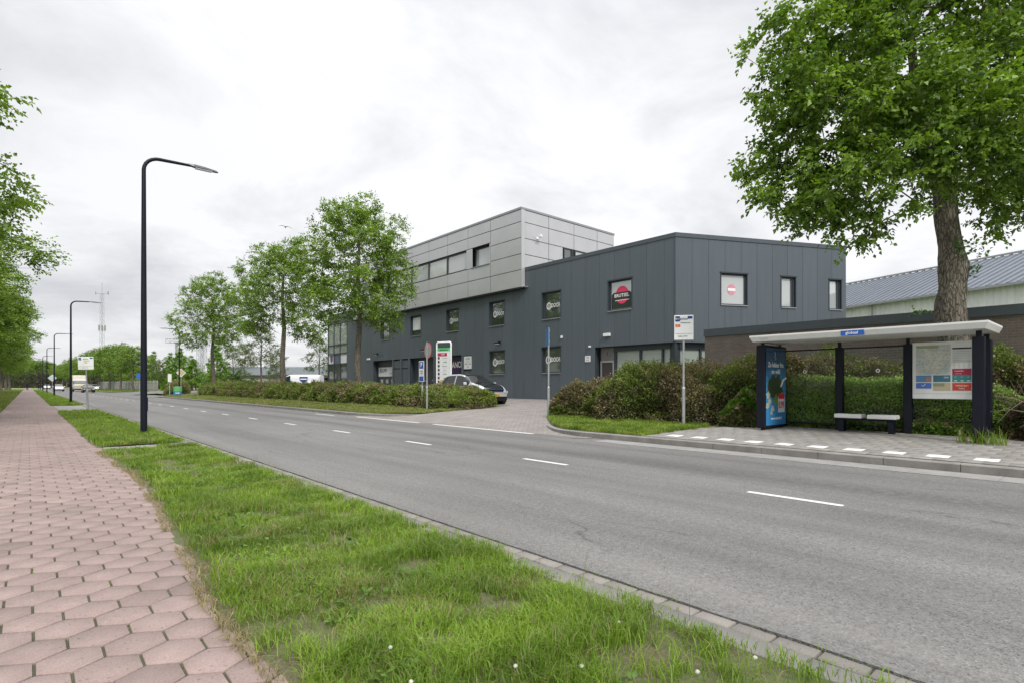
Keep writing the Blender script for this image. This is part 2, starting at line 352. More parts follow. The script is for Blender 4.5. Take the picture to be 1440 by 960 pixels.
def m_asphalt():
    m,nt,p=new_mat('asphalt'); p.inputs['Specular IOR Level'].default_value=.35
    tc=N(nt,'ShaderNodeTexCoord'); o=tc.outputs['Object']
    s=N(nt,'ShaderNodeSeparateXYZ'); nt.links.new(o,s.inputs[0])
    mp=N(nt,'ShaderNodeMapping'); mp.inputs['Scale'].default_value=(1,.06,1); nt.links.new(o,mp.inputs[0])
    c=ramp(nt,noise(nt,mp.outputs[0],1.7,6,.6,.4),[(.33,(.130,.127,.122)),(.66,(.180,.175,.168))])
    c=mixc(nt,1.,c,ramp(nt,noise(nt,o,.35,5,.6),[(.35,.93),(.65,1.07)]),'MULTIPLY')
    # aggregate
    v=N(nt,'ShaderNodeTexVoronoi'); v.inputs['Scale'].default_value=95; nt.links.new(o,v.inputs['Vector'])
    vc=N(nt,'ShaderNodeSeparateColor'); nt.links.new(v.outputs['Color'],vc.inputs[0])
    ag=ramp(nt,vc.outputs[0],[(0.,.50),(.16,.84),(.5,.98),(.9,1.05),(.97,1.18),(1.,1.45)])
    c=mixc(nt,1.,c,ag,'MULTIPLY')
    c=mixc(nt,1.,c,ramp(nt,noise(nt,o,22,4,.7),[(.35,.82),(.65,1.15)]),'MULTIPLY')
    # old longitudinal seam and worn wheel bands near the far lane
    def band(x0,wd,amt,colr):
        nonlocal c
        wob=math_n(nt,'MULTIPLY_ADD',noise(nt,mp.outputs[0],.8,2),.8,-.4)
        d=math_n(nt,'ABSOLUTE',math_n(nt,'SUBTRACT',math_n(nt,'ADD',s.outputs[0],wob),x0))
        f=math_n(nt,'MULTIPLY',math_n(nt,'SMOOTH_MAX',math_n(nt,'SUBTRACT',1.,math_n(nt,'DIVIDE',d,wd)),0.,.15),amt)
        f=math_n(nt,'MULTIPLY',f,ramp(nt,noise(nt,o,9,4,.75),[(.38,.35),(.6,1.)]))
        c=mixc(nt,f,c,colr)
    band(7.7,.55,.75,(.065,.064,.062)); band(9.1,.4,.45,(.08,.079,.078)); band(3.2,.4,.3,(.215,.205,.19)); band(5.6,.5,.2,(.19,.186,.18)); band(4.4,.5,.22,(.10,.10,.10))
    cm=N(nt,'ShaderNodeMapping'); cm.inputs['Scale'].default_value=(.55,.22,1); nt.links.new(o,cm.inputs[0])
    wn=N(nt,'ShaderNodeTexNoise'); wn.inputs['Scale'].default_value=3; wn.inputs['Detail'].default_value=5; nt.links.new(cm.outputs[0],wn.inputs['Vector'])
    ws=N(nt,'ShaderNodeVectorMath',operation='SCALE'); nt.links.new(wn.outputs['Color'],ws.inputs[0]); ws.inputs[3].default_value=.35
    wa=N(nt,'ShaderNodeVectorMath',operation='ADD'); nt.links.new(cm.outputs[0],wa.inputs[0]); nt.links.new(ws.outputs[0],wa.inputs[1])
    cv=N(nt,'ShaderNodeTexVoronoi',feature='DISTANCE_TO_EDGE'); cv.inputs['Scale'].default_value=1.; nt.links.new(wa.outputs[0],cv.inputs['Vector'])
    ck=ramp(nt,cv.outputs[0],[(.0,1.),(.006,0.)]); ck=math_n(nt,'MULTIPLY',ck,ramp(nt,noise(nt,o,.5,3),[(.5,0.),(.58,.7)]))
    c=mixc(nt,ck,c,(.045,.044,.042))
    # dark stains and grit
    st=ramp(nt,noise(nt,mp.outputs[0],6,5,.7),[(.60,0.),(.74,.45)]); c=mixc(nt,st,c,(.075,.073,.07))
    nt.links.new(c,p.inputs['Base Color']); p.inputs['Roughness'].default_value=.78
    b=N(nt,'ShaderNodeBump'); b.inputs['Strength'].default_value=.7; b.inputs['Distance'].default_value=.006
    nt.links.new(v.outputs['Distance'],b.inputs['Height']); nt.links.new(b.outputs[0],p.inputs['Normal']); return m
M_asph=m_asphalt()
def m_brick(name,c1,c2,mortar,bw,bh,ms,scale=1,uvswap=False,bump=.6,xz=False):
    m,nt,p=new_mat(name); p.inputs['Roughness'].default_value=.88
    tc=N(nt,'ShaderNodeTexCoord'); o=tc.outputs['Object']; vec=o
    if xz or uvswap:
        s=N(nt,'ShaderNodeSeparateXYZ'); nt.links.new(o,s.inputs[0]); cbn=N(nt,'ShaderNodeCombineXYZ')
        a,b_=(0,2) if xz else (1,0)
        nt.links.new(s.outputs[a],cbn.inputs[0]); nt.links.new(s.outputs[b_],cbn.inputs[1]); vec=cbn.outputs[0]
    t=N(nt,'ShaderNodeTexBrick'); nt.links.new(vec,t.inputs[0]); t.inputs['Scale'].default_value=1
    t.inputs['Color1'].default_value=c1+(1,); t.inputs['Color2'].default_value=c2+(1,); t.inputs['Mortar'].default_value=mortar+(1,)
    t.inputs['Brick Width'].default_value=bw; t.inputs['Row Height'].default_value=bh; t.inputs['Mortar Size'].default_value=ms; t.inputs['Mortar Smooth'].default_value=.2
    c=mixc(nt,1.,t.outputs[0],ramp(nt,noise(nt,o,1.2,6,.65),[(.3,.82),(.7,1.15)]),'MULTIPLY')
    c=mixc(nt,1.,c,ramp(nt,noise(nt,o,25,3,.6),[(.3,.85),(.7,1.13)]),'MULTIPLY')
    nt.links.new(c,p.inputs['Base Color'])
    b=N(nt,'ShaderNodeBump'); b.inputs['Strength'].default_value=bump; b.inputs['Distance'].default_value=.008; b.invert=True
    nt.links.new(t.outputs['Fac'],b.inputs['Height']); nt.links.new(b.outputs[0],p.inputs['Normal']); return m
M_pave=m_brick('brick_paving',(.255,.228,.21),(.21,.19,.178),(.11,.10,.09),.2,.1,.007)
M_wall=m_brick('wall_brick',(.175,.135,.11),(.125,.105,.09),(.17,.155,.14),.22,.075,.009,xz=True)
M_hexfar=pbr('pink_paving_far',(.235,.18,.168),.9,0,.1,2)
M_bed=pbr('joint_bed',(.06,.062,.035),.95,0,.4,9)

yy=[-60,-20,0,20,40,60,80,100,140,200,300,450,900]
grid_sheet('ground',[-600,-150,-40,-12,-5,0,3,9.6,10.47,10.53,12,14,16,18,20,23,30,60,150,400,900],yy,lambda x,y:-.05 if x<16.5 else tz(x)-.05,M_turf)
grid_sheet('road',[2.93,6.5,9.8],[-25,0,10,30,70,150,450],lambda x,y:0,M_asph)
# turf sheet beside the path (left) and plot floor
sheet('verge_ground',[(-12,-10),(-.97,-10),(-.97,450),(-12,450)],.02,M_turf)
# hexagonal tile path
def tile_mesh(name,cells,z0,z1,cols,cham=.0028,tilt=.0009):
    V=[];L=[];T=[];C=[]
    for poly,c in zip(cells,cols):
        n=len(poly); cx=sum(p[0] for p in poly)/n; cy=sum(p[1] for p in poly)/n; b=len(V)
        tx,ty,dz=(random.uniform(-tilt,tilt) for _ in range(3))
        for x,y in poly: V.append((x,y,z0))
        for x,y in poly: V.append((x,y,z1-cham+dz+tx*(x-cx)*8+ty*(y-cy)*8))
        for x,y in poly:
            l=math.hypot(x-cx,y-cy); k=1-cham/l
            V.append((cx+(x-cx)*k,cy+(y-cy)*k,z1+dz+tx*(x-cx)*8+ty*(y-cy)*8))
        for k in range(n): L+=[b+k,b+(k+1)%n,b+n+(k+1)%n,b+n+k]; T.append(4)
        for k in range(n): L+=[b+n+k,b+n+(k+1)%n,b+2*n+(k+1)%n,b+2*n+k]; T.append(4)
        L+=[b+2*n+k for k in range(n)]; T.append(n); C+= [c]*(3*n)
    return np_mesh(name,V,L,T,M_tile,np.array(C))
cells=[];cols=[]
def clip(poly,x0,x1):
    for sgn,lim in ((1,x0),(-1,x1)):
        o=[]
        for i in range(len(poly)):
            a,b=poly[i],poly[(i+1)%len(poly)]; ia=sgn*(a[0]-lim)>=0; ib=sgn*(b[0]-lim)>=0
            if ia: o.append(a)
            if ia!=ib: t=(lim-a[0])/(b[0]-a[0]); o.append((lim,a[1]+t*(b[1]-a[1])))
        poly=o
        if len(poly)<3: return None
    return poly
row=0; y=.2
base=np.array([.255,.190,.172])
while y<75:
    off=.02+.125 if row%2==0 else .02
    for i in range(-4,6):
        cx=off+i*.25
        hw=.119; t=.068; q=.138
        p=clip([(cx-hw,y-t),(cx,y-q),(cx+hw,y-t),(cx+hw,y+t),(cx,y+q),(cx-hw,y+t)],-.95,1.12)
        if p is None: continue
        ar=max(a[0] for a in p)-min(a[0] for a in p)
        if ar<.05: continue
        cells.append(p); cols.append(base*random.gauss(1,.05)*(.8 if random.random()<.03 else 1)*(1+.12*(vnoise(cx,y,.8,2)-.5)))
    y+=.2165; row+=1
o=link('path',tile_mesh('path',cells,.0,.03,cols)); tag(o,kind='structure')
sheet('path_bed',[(-.97,-6),(1.2,-6),(1.2,450),(-.97,450)],.021,M_bed)
sheet('path_far',[(-.96,75.1),(1.12,75.1),(1.12,450),(-.96,450)],.03,M_hexfar)
# near road edge: concrete strip and brick course
cells=[];cols=[]
y=-6
while y<80:
    l=.212 if y<40 else .424
    cells.append([(2.762,y),(2.862,y),(2.862,y+l-.014),(2.762,y+l-.014)]); cols.append(np.array([.20,.185,.165])*random.gauss(1,.10)); y+=l
y=-6
while y<80:
    cells.append([(2.46,y),(2.755,y),(2.755,y+.995),(2.46,y+.995)]); cols.append(np.array([.175,.168,.155])*random.gauss(1,.06)); y+=1.0
o=link('near_kerb',tile_mesh('near_kerb',cells,-.04,.014,cols)); tag(o,kind='structure')
sheet('near_kerb_bed',[(2.40,-8),(2.94,-8),(2.94,450),(2.40,450)],-.012,M_bed)
sheet('near_kerb_far',[(2.46,80.1),(2.86,80.1),(2.86,450),(2.46,450)],.012,M_conc)
# ragged asphalt lip along the joint
ys=np.arange(-5,45,.05); V=[];F=[]
for i,yv in enumerate(ys):
    e=2.888+.016*vnoise(0,yv,3.1,4)+.012*vnoise(1,yv,14,5)
    V+=[(e,yv,-.01),(e,yv,.010),(2.96,yv,.0035)]
for i in range(len(ys)-1):
    for k in (0,1): F.append((i*3+k,i*3+k+1,i*3+k+4,i*3+k+3))
mb=MB(); mb.add(V,F); tag(mb.build('road_lip',M_asph),kind='structure')

# verge strip surface (near side) with ragged edges
def strip(name,y0,y1,xa,xb,z,mat,dy=.12,amp=.07):
    ys=np.arange(y0,y1+.001,dy); V=[];n=6
    for yv in ys:
        a=edge_a(yv)+xa+amp*1.2*(vnoise(3,yv,1.7,1)-.5)+amp*.8*(vnoise(3,yv,7,8)-.5); b=xb+amp*.9*(vnoise(9,yv,1.5,3)-.5)
        for k in range(n+1):
            t=k/n; V.append((a+(b-a)*t,yv,z+.025*math.sin(math.pi*t)+.012*(vnoise(a+t*2,yv,2.,6)-.5)*math.sin(math.pi*t)-.008*(1 if k in(0,n) else 0)))
    F=[(j*(n+1)+i,j*(n+1)+i+1,(j+1)*(n+1)+i+1,(j+1)*(n+1)+i) for j in range(len(ys)-1) for i in range(n)]
    mb=MB(); mb.add(V,F); tag(mb.build(name,mat),kind='structure')
strip('verge_soil',-4,12.95,-.04,2.58,.036,M_soil)
strip('verge_soil',13.80,33.4,0.0,2.5,.036,M_soil,.3)
strip('verge_soil',43.5,90,0.0,2.5,.036,M_soil,1)
sheet('verge_ground',[(1.0,90),(2.47,90),(2.47,450),(1.0,450)],.036,M_turf)
mb=MB()
for i in range(5):
    for j in range(2): mb.box(1.13+i*.272,1.13+i*.272+.266,12.90+j*.46,12.90+j*.46+.452,-.04,.031+.002*((i+j)%2),bev=.004)
tag(mb.build('edge_stone',M_conc),kind='structure')
sheet('path_bed',[(1.1,12.8),(2.46,12.8),(2.46,13.9),(1.1,13.9)],.024,M_soil)
mb=MB()
for i in range(9):
    for j in range(3): mb.box(1.14+j*.44,1.14+j*.44+.435,33.6+i*1.08,33.6+i*1.08+1.075,-.02,.034)
tag(mb.build('left_stop_platform',M_conc),kind='structure')

# far side: gutter, kerbs
def sweep(name,pts,prof,mat,seg=None,gap=.008):
    """prof: list of (offset to the right of travel, z)"""
    mb=MB(); P=[Vector((a,b,0)) for a,b in pts]
    # resample
    out=[P[0]]
    for a,b in zip(P,P[1:]):
        L=(b-a).length; n=max(1,int(round(L/(seg or L))))
        for k in range(1,n+1): out.append(a.lerp(b,k/n))
    n=len(prof)
    for i in range(len(out)-1):
        ring=[]
        for j,(p,s) in enumerate(((out[i],1),(out[i+1],-1))):
            q=i+j; d=(out[min(q+1,len(out)-1)]-out[max(q-1,0)]).normalized(); r=Vector((d.y,-d.x,0)); dd=(out[i+1]-out[i]).normalized()
            ring+= [tuple(p+dd*s*gap/2+r*o_+Vector((0,0,z))) for o_,z in prof]
        mb.add(ring,[(k,(k+1)%n,(k+1)%n+n,k+n) for k in range(n)]+[tuple(range(n)),tuple(range(2*n-1,n-1,-1))])
    return tag(mb.build(name,mat),kind='structure')
def arc(pts,n=6):
    # Catmull-Rom through points
    P=[Vector((a,b)) for a,b in pts]; P=[2*P[0]-P[1]]+P+[2*P[-1]-P[-2]]; o=[]
    for i in range(1,len(P)-2):
        for k in range(n):
            t=k/n; a,b,c,d=P[i-1:i+3]
            q=.5*((2*b)+(c-a)*t+(2*a-5*b+4*c-d)*t*t+(3*b-a-3*c+d)*t**3); o.append((q.x,q.y))
    o.append(tuple(P[-2])); return o
kp=[(0,-.12),(0,.108),(.015,.122),(.15,.126),(.15,-.12)]
right_k=[(10.4,-16),(10.4,8.6)]+arc([(10.4,8.6),(10.42,9.4),(10.62,10.2),(11.1,11.0),(12.1,12.2),(13.4,13.6),(14.8,14.8),(16.6,15.6)],5)[1:]
right_k2=[(a,b) for a,b in right_k]
sweep('far_kerb',right_k2,kp,M_kerbface,seg=1.0)
left_k=arc([(17.6,19.95),(16,19.5),(14,19.05),(12.6,18.75),(11.5,19.0),(10.75,19.9),(10.42,21.6)],5)+[(10.4,66)]+arc([(10.4,66),(10.6,68),(11.6,69.3),(13.5,69.8)],4)[1:]
sweep('far_kerb',left_k,kp,M_kerbface,seg=1.0)
far_k=arc([(16,88.5),(12,88.8),(10.6,90),(10.4,93)],4)
sweep('far_kerb',[(22,112),(12,112.3),(10.6,114),(10.4,118),(10.4,430)],kp,M_kerbface,seg=4)
gp=[(-.66,-.1),(-.66,.007),(-.02,-.004),(-.02,-.1)]
sweep('gutter',[(10.4,-16),(10.4,8.3)],gp,M_conc,seg=1.0)
sheet('gutter_edge',[(9.78,-25),(10.42,-25),(10.42,450),(9.78,450)],-.006,M_asph)
sheet('gutter_edge',[(9.78,9.0),(10.36,9.0),(10.36,450),(9.78,450)],.0,M_asph)
mb=MB()
def line(x0,x1,y0,y1,z=.004): mb.add([(x0,y0,z),(x1,y0,z),(x1,y1,z),(x0,y1,z)],[(0,1,2,3)])
y=2.06-4.0*2
while y<420: line(6.485,6.585,y,y+1.04); y+=4.0
line(9.98,10.12,10.55,15.35); line(9.98,10.12,16.2,21.0)
line(9.7,9.8,22.5,24.5)
tag(mb.build('road_marking',M_marking),kind='structure')
# plot floor behind the kerbs: brick driveway and yard
def plot_z(x,y):
    base=tz(x); 
    if x<13:
        f=min(1,max(0,(x-10.12)/2.2)); return .004+base*f if base>0 else .004
    return base+.004
xs=[10.13,10.35,10.6,11,11.5,12,12.5,13,14,15,16,18,20,23.2]
grid_sheet('driveway',xs,[8.8,9.5,10,12,14,16,18,20,22],plot_z,M_pave)
grid_sheet('yard',[16.4,18,20,23.2,30],[22,30,45,60,95],lambda x,y:tz(x)+.004,M_pave)
grid_sheet('yard',[16.6,18,20,23.2],[6,8.8],lambda x,y:tz(x)+.004,M_pave)
grid_sheet('side_road',[10.1,10.6,12,14,22,60],[89,112],lambda x,y:.006+tz(x)*min(1,max(0,(x-10.1)/4)),M_asph)
grid_sheet('side_road',[10.1,10.6,12,14,22],[70,76],lambda x,y:.006+tz(x)*min(1,max(0,(x-10.1)/4)),M_asph)
# planted ground right of the driveway and left island
def poly_sheet(name,poly,mat,dz):
    import bmesh
    bm=bmesh.new(); f=bm.faces.new([bm.verts.new((x,y,0)) for x,y in poly])
    bmesh.ops.triangulate(bm,faces=[f]); 
    for xx in (11,12,13,14,16): 
        g=bm.verts[:]+bm.edges[:]+bm.faces[:]; bmesh.ops.bisect_plane(bm,geom=g,plane_co=(xx,0,0),plane_no=(1,0,0))
    for v in bm.verts: v.co.z=(.12+.026*(v.co.x-10.5) if v.co.x<23 else .445)+dz
    me=bpy.data.meshes.new(name); bm.to_mesh(me); bm.free(); me.materials.append(mat); return tag(link(name,me),kind='structure')
isl_r=[(a+.12*0+.14 if a<10.5 else a,b) for a,b in right_k]
def offset(pts,d):
    o=[]
    for i,(x,y) in enumerate(pts):
        a=pts[max(i-1,0)];b=pts[min(i+1,len(pts)-1)];dx,dy=b[0]-a[0],b[1]-a[1];l=math.hypot(dx,dy); o.append((x+dy/l*d,y-dx/l*d))
    return o
ro=offset(right_k,.148); lo=offset(left_k,.148)
poly_sheet('planting_ground',ro+[(17,15.2),(17,-16)],M_soil,.012)
poly_sheet('planting_ground',lo+[(17,69.8),(17.6,20.2)],M_soil,.012)
poly_sheet('planting_ground',[(10.56,114.5),(12,112.5),(30,112.2),(30,430),(10.56,430)],M_turf,.01)
poly_sheet('planting_ground',[(12.4,76.2),(18,76),(18,88.8),(13,88.8)],M_soil,.012)
# bus platform tiles
cells=[];cols=[]
wy=[]
zt=lambda x:.12+.026*(x-10.5)
mb=MB()
mm=MB()
for i in range(17):
    for j in range(70):
        x0=10.56+i*.3; y0=-12+j*.3+(0.15 if i%2 else 0); 
        if x0>14.9: continue
        if y0>7.25-max(0,(x0-12.2))*.35: continue
        cells.append([(x0,y0),(x0+.294,y0),(x0+.294,y0+.294),(x0,y0+.294)])
        white=(i==1 and j%2==0)
        cols.append(np.array([.70,.70,.68]) if white else np.array([.235,.222,.205])*random.gauss(1,.06))
me=tile_mesh('bus_platform',cells,-.03,0.02,cols,.003,.001)
co=np.zeros(len(me.vertices)*3,dtype=np.float32); me.vertices.foreach_get('co',co); co=co.reshape(-1,3); co[:,2]+=.12+.026*(co[:,0]-10.5)-.002; me.vertices.foreach_set('co',co.ravel())
tag(link('bus_platform',me),kind='structure')

# ---------------- buildings ----------------
def wall_grid(mb,L,z0,z1,ops,depth=.16,m=0,mr=1):
    us=sorted({0,L}|{o[0] for o in ops}|{o[1] for o in ops}); zs=sorted({z0,z1}|{o[2] for o in ops}|{o[3] for o in ops})
    for a,b in zip(us,us[1:]):
        for c,d in zip(zs,zs[1:]):
            cu,cz=(a+b)/2,(c+d)/2
            if any(o[0]<cu<o[1] and o[2]<cz<o[3] for o in ops): continue
            mb.add([(a,0,c),(b,0,c),(b,0,d),(a,0,d)],[(0,1,2,3)],m)
    for o in ops:
        a,b,c,d=o[:4]; D=o[4] if len(o)>4 else depth
        mb.add([(a,0,c),(a,D,c),(a,D,d),(a,0,d)],[(0,1,2,3)],mr); mb.add([(b,0,c),(b,D,c),(b,D,d),(b,0,d)],[(0,1,2,3)],mr)
        mb.add([(a,0,d),(a,D,d),(b,D,d),(b,0,d)],[(0,1,2,3)],mr); mb.add([(a,0,c),(a,D,c),(b,D,c),(b,0,c)],[(0,1,2,3)],mr)
def window(parent,fr,u0,u1,z0,z1,glass=None,bars=(),hbars=(),label=None,fw=.07,D=.13,hood=True,fmat=None,sill=True):
    g=.004; mb=MB(); a,b,c,d=u0+g,u1-g,z0+g,z1-g
    mb.box(a,a+fw,D-.05,D+.03,c,d); mb.box(b-fw,b,D-.05,D+.03,c,d); mb.box(a+fw,b-fw,D-.05,D+.03,d-fw,d); mb.box(a+fw,b-fw,D-.05,D+.03,c,c+fw)
    for x in bars: mb.box(x-fw/2,x+fw/2,D-.045,D+.03,c+fw,d-fw)
    for z in hbars: mb.box(a+fw,b-fw,D-.04,D+.028,z-fw/2,z+fw/2)
    if hood: mb.box(u0-.07,u1+.07,-.045,-.003,z1-.01,z1+.055); mb.box(u0-.05,u0-.006,-.02,-.003,z0-.02,z1-.012); mb.box(u1+.006,u1+.05,-.02,-.003,z0-.02,z1-.012)
    w_=mb.build('window',fmat or M_frame,parent,fr)
    if label: w_['label']=label
    p=MB(); p.add([(a+fw,D+.01,c+fw),(b-fw,D+.01,c+fw),(b-fw,D+.01,d-fw),(a+fw,D+.01,d-fw)],[(0,1,2,3)]); p.build('pane',glass or M_gl,w_,fr)
    if sill:
        s=MB(); s.box(u0-.04,u1+.04,-.05,D-.055,z0-.035,z0+.012); s.build('sill',M_sill,w_,fr)
    return w_
FY=54.6
FA=(23,FY,0,-90)     # local x = 54.6-Y
ob=thing('office_building','dark grey clad two storey office block with a light grey panelled third storey on top','building',(23,14.4,.445))
U=lambda y:FY-y
wins=[(42.55,'up'),(37.6,'sheet'),(32.6,'logo'),(27.6,'logo'),(22.6,'logo'),(17.64,'round')]
ops=[]
for yc,k in wins: ops.append((U(yc)-.73,U(yc)+.73,5.15,6.72))
for yc in (27.55,22.6): ops.append((U(yc)-.73,U(yc)+.73,2.0,3.5))
ops+= [(U(44.7),U(41.35),.3,3.42,.45),(U(41.15),U(40.05),.3,3.42,.08),(U(39.8),U(38.75),.3,3.42,.08),(U(38.5),U(35.1),.3,3.42,.45),(U(34.85),U(31.5),.3,3.42,.45),(U(31.25),U(30.3),.3,3.35,.08)]
ops.append((U(19.3),U(14.4),.3,3.32,.45)); ops.append((0.0,U(50.07),.3,7.42,.12))
mb=MB(); wall_grid(mb,U(14.4),.3,8.32,ops); mb.build('street_wall',[M_clad,M_frame],ob,FA)
F2L=math.hypot(9,4.44); F2A=math.degrees(math.atan2(-4.44,9)); F2=(23,14.4,0,F2A)
ops2=[(0,7.4,.3,3.32,.45),(2.52,3.98,5.17,6.72),(6.02,6.86,5.17,6.72),(8.98,9.72,5.17,6.72)]
mb=MB(); wall_grid(mb,F2L,.3,8.32,ops2); mb.build('side_wall',[M_clad2,M_frame],ob,F2)
mb=MB(); mb.add([(32,9.96,.3),(37,20,.3),(37,54.6,.3),(23,54.6,.3)]+[(32,9.96,8.32),(37,20,8.32),(37,54.6,8.32),(23,54.6,8.32)],[(0,1,5,4),(1,2,6,5),(2,3,7,6)]); mb.build('rear_wall',M_clad2,ob)
# roof and trims
mb=MB(); mb.prism([(23.06,14.5),(31.9,10.1),(36.9,20),(36.9,54.5),(23.06,54.5)],8.2,8.3); mb.build('roof',pbr('roof_felt',(.1,.1,.1),.9),ob)
mb=MB()
mb.box(0,U(24.9),-.03,.35,7.3,7.5); mb.box(U(24.9)+.01,U(14.4)+.03,-.03,.35,8.30,8.50); mb.build('roof_trim',M_trim,ob,FA)
mb=MB(); mb.box(-.0,F2L+.03,-.035,.35,8.302,8.502); mb.build('roof_trim',M_trim,ob,F2)
mb=MB(); mb.box(U(14.4)-.07,U(14.4)+.02,-.012,.07,3.33,8.29); mb.build('corner_trim',M_trim,ob,FA)
# windows on the street wall
def ring_logo(parent,fr,u,z,y,sc_=1.0):
    mb=MB(); n=28; R1,R2=.165*sc_,.115*sc_
    vs=[(u+r*math.cos(2*math.pi*k/n),y,z+r*1.15*math.sin(2*math.pi*k/n)) for r in (R1,R2) for k in range(n)]
    mb.add(vs,[(k,(k+1)%n,n+(k+1)%n,n+k) for k in range(n)]); mb.add([(u-.028,y-.001,z-.13),(u+.028,y-.001,z-.13),(u+.028,y-.001,z+.13),(u-.028,y-.001,z+.13)],[(0,1,2,3)])
    return mb.build('logo_ring',M_txtw,parent,fr)
ordn=['first','second','third','fourth','fifth','sixth','seventh','eighth','ninth','tenth','eleventh','twelfth','thirteenth','fourteenth','fifteenth','sixteenth']
for yc,k in wins:
    u=U(yc); w_=window(ob,FA,u-.73,u+.73,5.15,6.72,glass=M_glb if k=='round' else M_gl,hbars=(5.55,) if k=='sheet' else ())
    if k=='logo':
        ring_logo(w_,FA,u-.33,5.93,.133,1.15); text('DOOR',.34,M_txtw,w_,FA,u+.22,.133,5.93,bold=.02,sx=.70)
    if k=='sheet':
        mb=MB(); mb.box(u-.62,u+.62,.128,.134,5.62,6.6); s_=mb.build('paper_sheet',M_pale,w_,FA)
        w_['label']='window covered by a white notice sheet'
    if k=='round':
        w_['label']='window with a round red logo banner'
        mb=MB(); mb.disc((u+.04,.131,5.95),(0,-1,0),.42,36,0,0,.46); mb.build('red_disc',M_pink,w_,FA)
        mb=MB(); mb.add([(u-.62,.126,5.72),(u+.62,.126,5.72),(u+.62,.126,6.02),(u+.5,.126,6.1),(u-.5,.126,6.1),(u-.62,.126,6.0)],[tuple(range(6))]); mb.add([(u-.63,.133,5.25),(u+.63,.133,5.25),(u+.63,.133,5.72),(u-.63,.133,5.72)],[(0,1,2,3)]); mb.build('band_and_reflection',pbr('logo_and_reflection_dark',(.02,.03,.02),.3),w_,FA)  # dark logo band, and below it the tree reflection painted as a dark sheet
        text('BRUTSEL',.24,M_txtw,w_,FA,u+.02,.122,5.92,bold=.02,sx=1.0)
        mb=MB(); mb.add([(u-.4,.122,5.66),(u+.5,.122,5.66),(u+.5,.122,5.69),(u-.4,.122,5.69)],[(0,1,2,3)]); mb.build('underline',M_txtw,w_,FA)
for yc in (27.55,22.6):
    u=U(yc); w_=window(ob,FA,u-.73,u+.73,2.0,3.5,glass=m_glass('glass_olive',(.06,.072,.05),.07) if yc>25 else bpy.data.materials['glass_olive'])
    ring_logo(w_,FA,u-.38,2.78,.133,1.3); text('DOOR',.36,M_txtw,w_,FA,u+.22,.133,2.78,bold=.02,sx=.72)
M_door=pbr('door_panel',(.052,.06,.068),.45,.1,.1,3); M_doorl=pbr('door_light',(.085,.1,.112),.45,.1,.1,3)
def garage(y0,y1,label):
    a,b=U(y0),U(y1); mb=MB()
    z=.45
    while z<3.4: mb.box(a+.01,b-.01,.40,.44,z,min(z+.485,3.41)); z+=.495
    g=mb.build('garage_door',M_door,ob,FA)
    if label: g['label']=label
    return g,a,b
g,a,b=garage(44.7,41.35,'garage door with white banner and three small panes')
mb=MB(); mb.box(a+.25,b-.12,.385,.397,2.05,2.85); bn=mb.build('banner',M_pale,g,FA)
text('KLUW',.42,M_navy,bn,FA,a+1.1,.382,2.55,bold=.02); text('www.kluw',.14,M_txtk,bn,FA,a+2.45,.382,2.3)
for i in range(3):
    mb=MB(); x=a+.62+i*.95; mb.box(x,x+.42,.38,.398,1.45,1.8,bev=.008); mb.build('door_pane',M_glb,g,FA)
g,a,b=garage(38.5,35.1,'plain dark garage door with letter plate')
mb=MB(); mb.box(b-.75,b-.3,.385,.398,1.62,1.72); mb.build('letter_plate',M_galv,g,FA); mb=MB(); mb.box(a+.5,a+1.9,.388,.398,1.6,1.66); mb.build('push_bar',M_galv,g,FA)
g,a,b=garage(34.85,31.5,'shutter covered by a dark purple banner with graffiti')
mb=MB(); mb.box(a+.3,b-.08,.30,.32,.45,3.3); bn=mb.build('purple_banner',pbr('purple_banner',(.035,.018,.06),.5),g,FA)
text('DANCE',.62,M_txtw,bn,FA,b-1.1,.296,2.75,bold=.015,sx=.8); 
mb=MB()
def swirl(mb,u,z,s,col):
    pts=[(u+s*math.cos(t)*(.5+.1*t),.29,z+s*math.sin(t)*.7) for t in np.linspace(0,6,14)]; mb.path(pts,.045,5,0)
M_lil=flat('graffiti_lilac',(.55,.35,.75))
for i in range(5): swirl(mb,b-2.2+i*.42,1.75+.1*(i%2),.26,0)
mb.build('graffiti',M_lil,bn,FA)
for ya,yb,nm in ((41.15,40.05,0),(39.8,38.75,1),(31.25,30.3,2)):
    a,b=U(ya),U(yb); mb=MB(); mb.box(a+.03,b-.03,.05,.07,.45,2.62 if nm<2 else 2.3); mb.box(a+.03,b-.03,.05,.075,2.68 if nm<2 else 2.36,3.33)
    d_=mb.build('door',M_doorl,ob,FA)
    h_=MB(); h_.tube((b-.18,-.02,1.42),(b-.18,.05,1.42),.012,n=6); h_.tube((b-.18,-.02,1.42),(b-.3,-.02,1.42),.012,n=6); h_.build('handle',M_galv,d_,FA)
    if nm==2:
        s_=MB(); s_.box(a+.02,b-.02,.02,.045,2.42,3.3); s_=s_.build('notice_board',M_pale,d_,FA)
        for i,t in enumerate(('K9 OPEN','ma - vr','09.00 - 17.30','info')): text(t,.13,M_txtk,s_,FA,(a+b)/2,.017,3.12-i*.18)
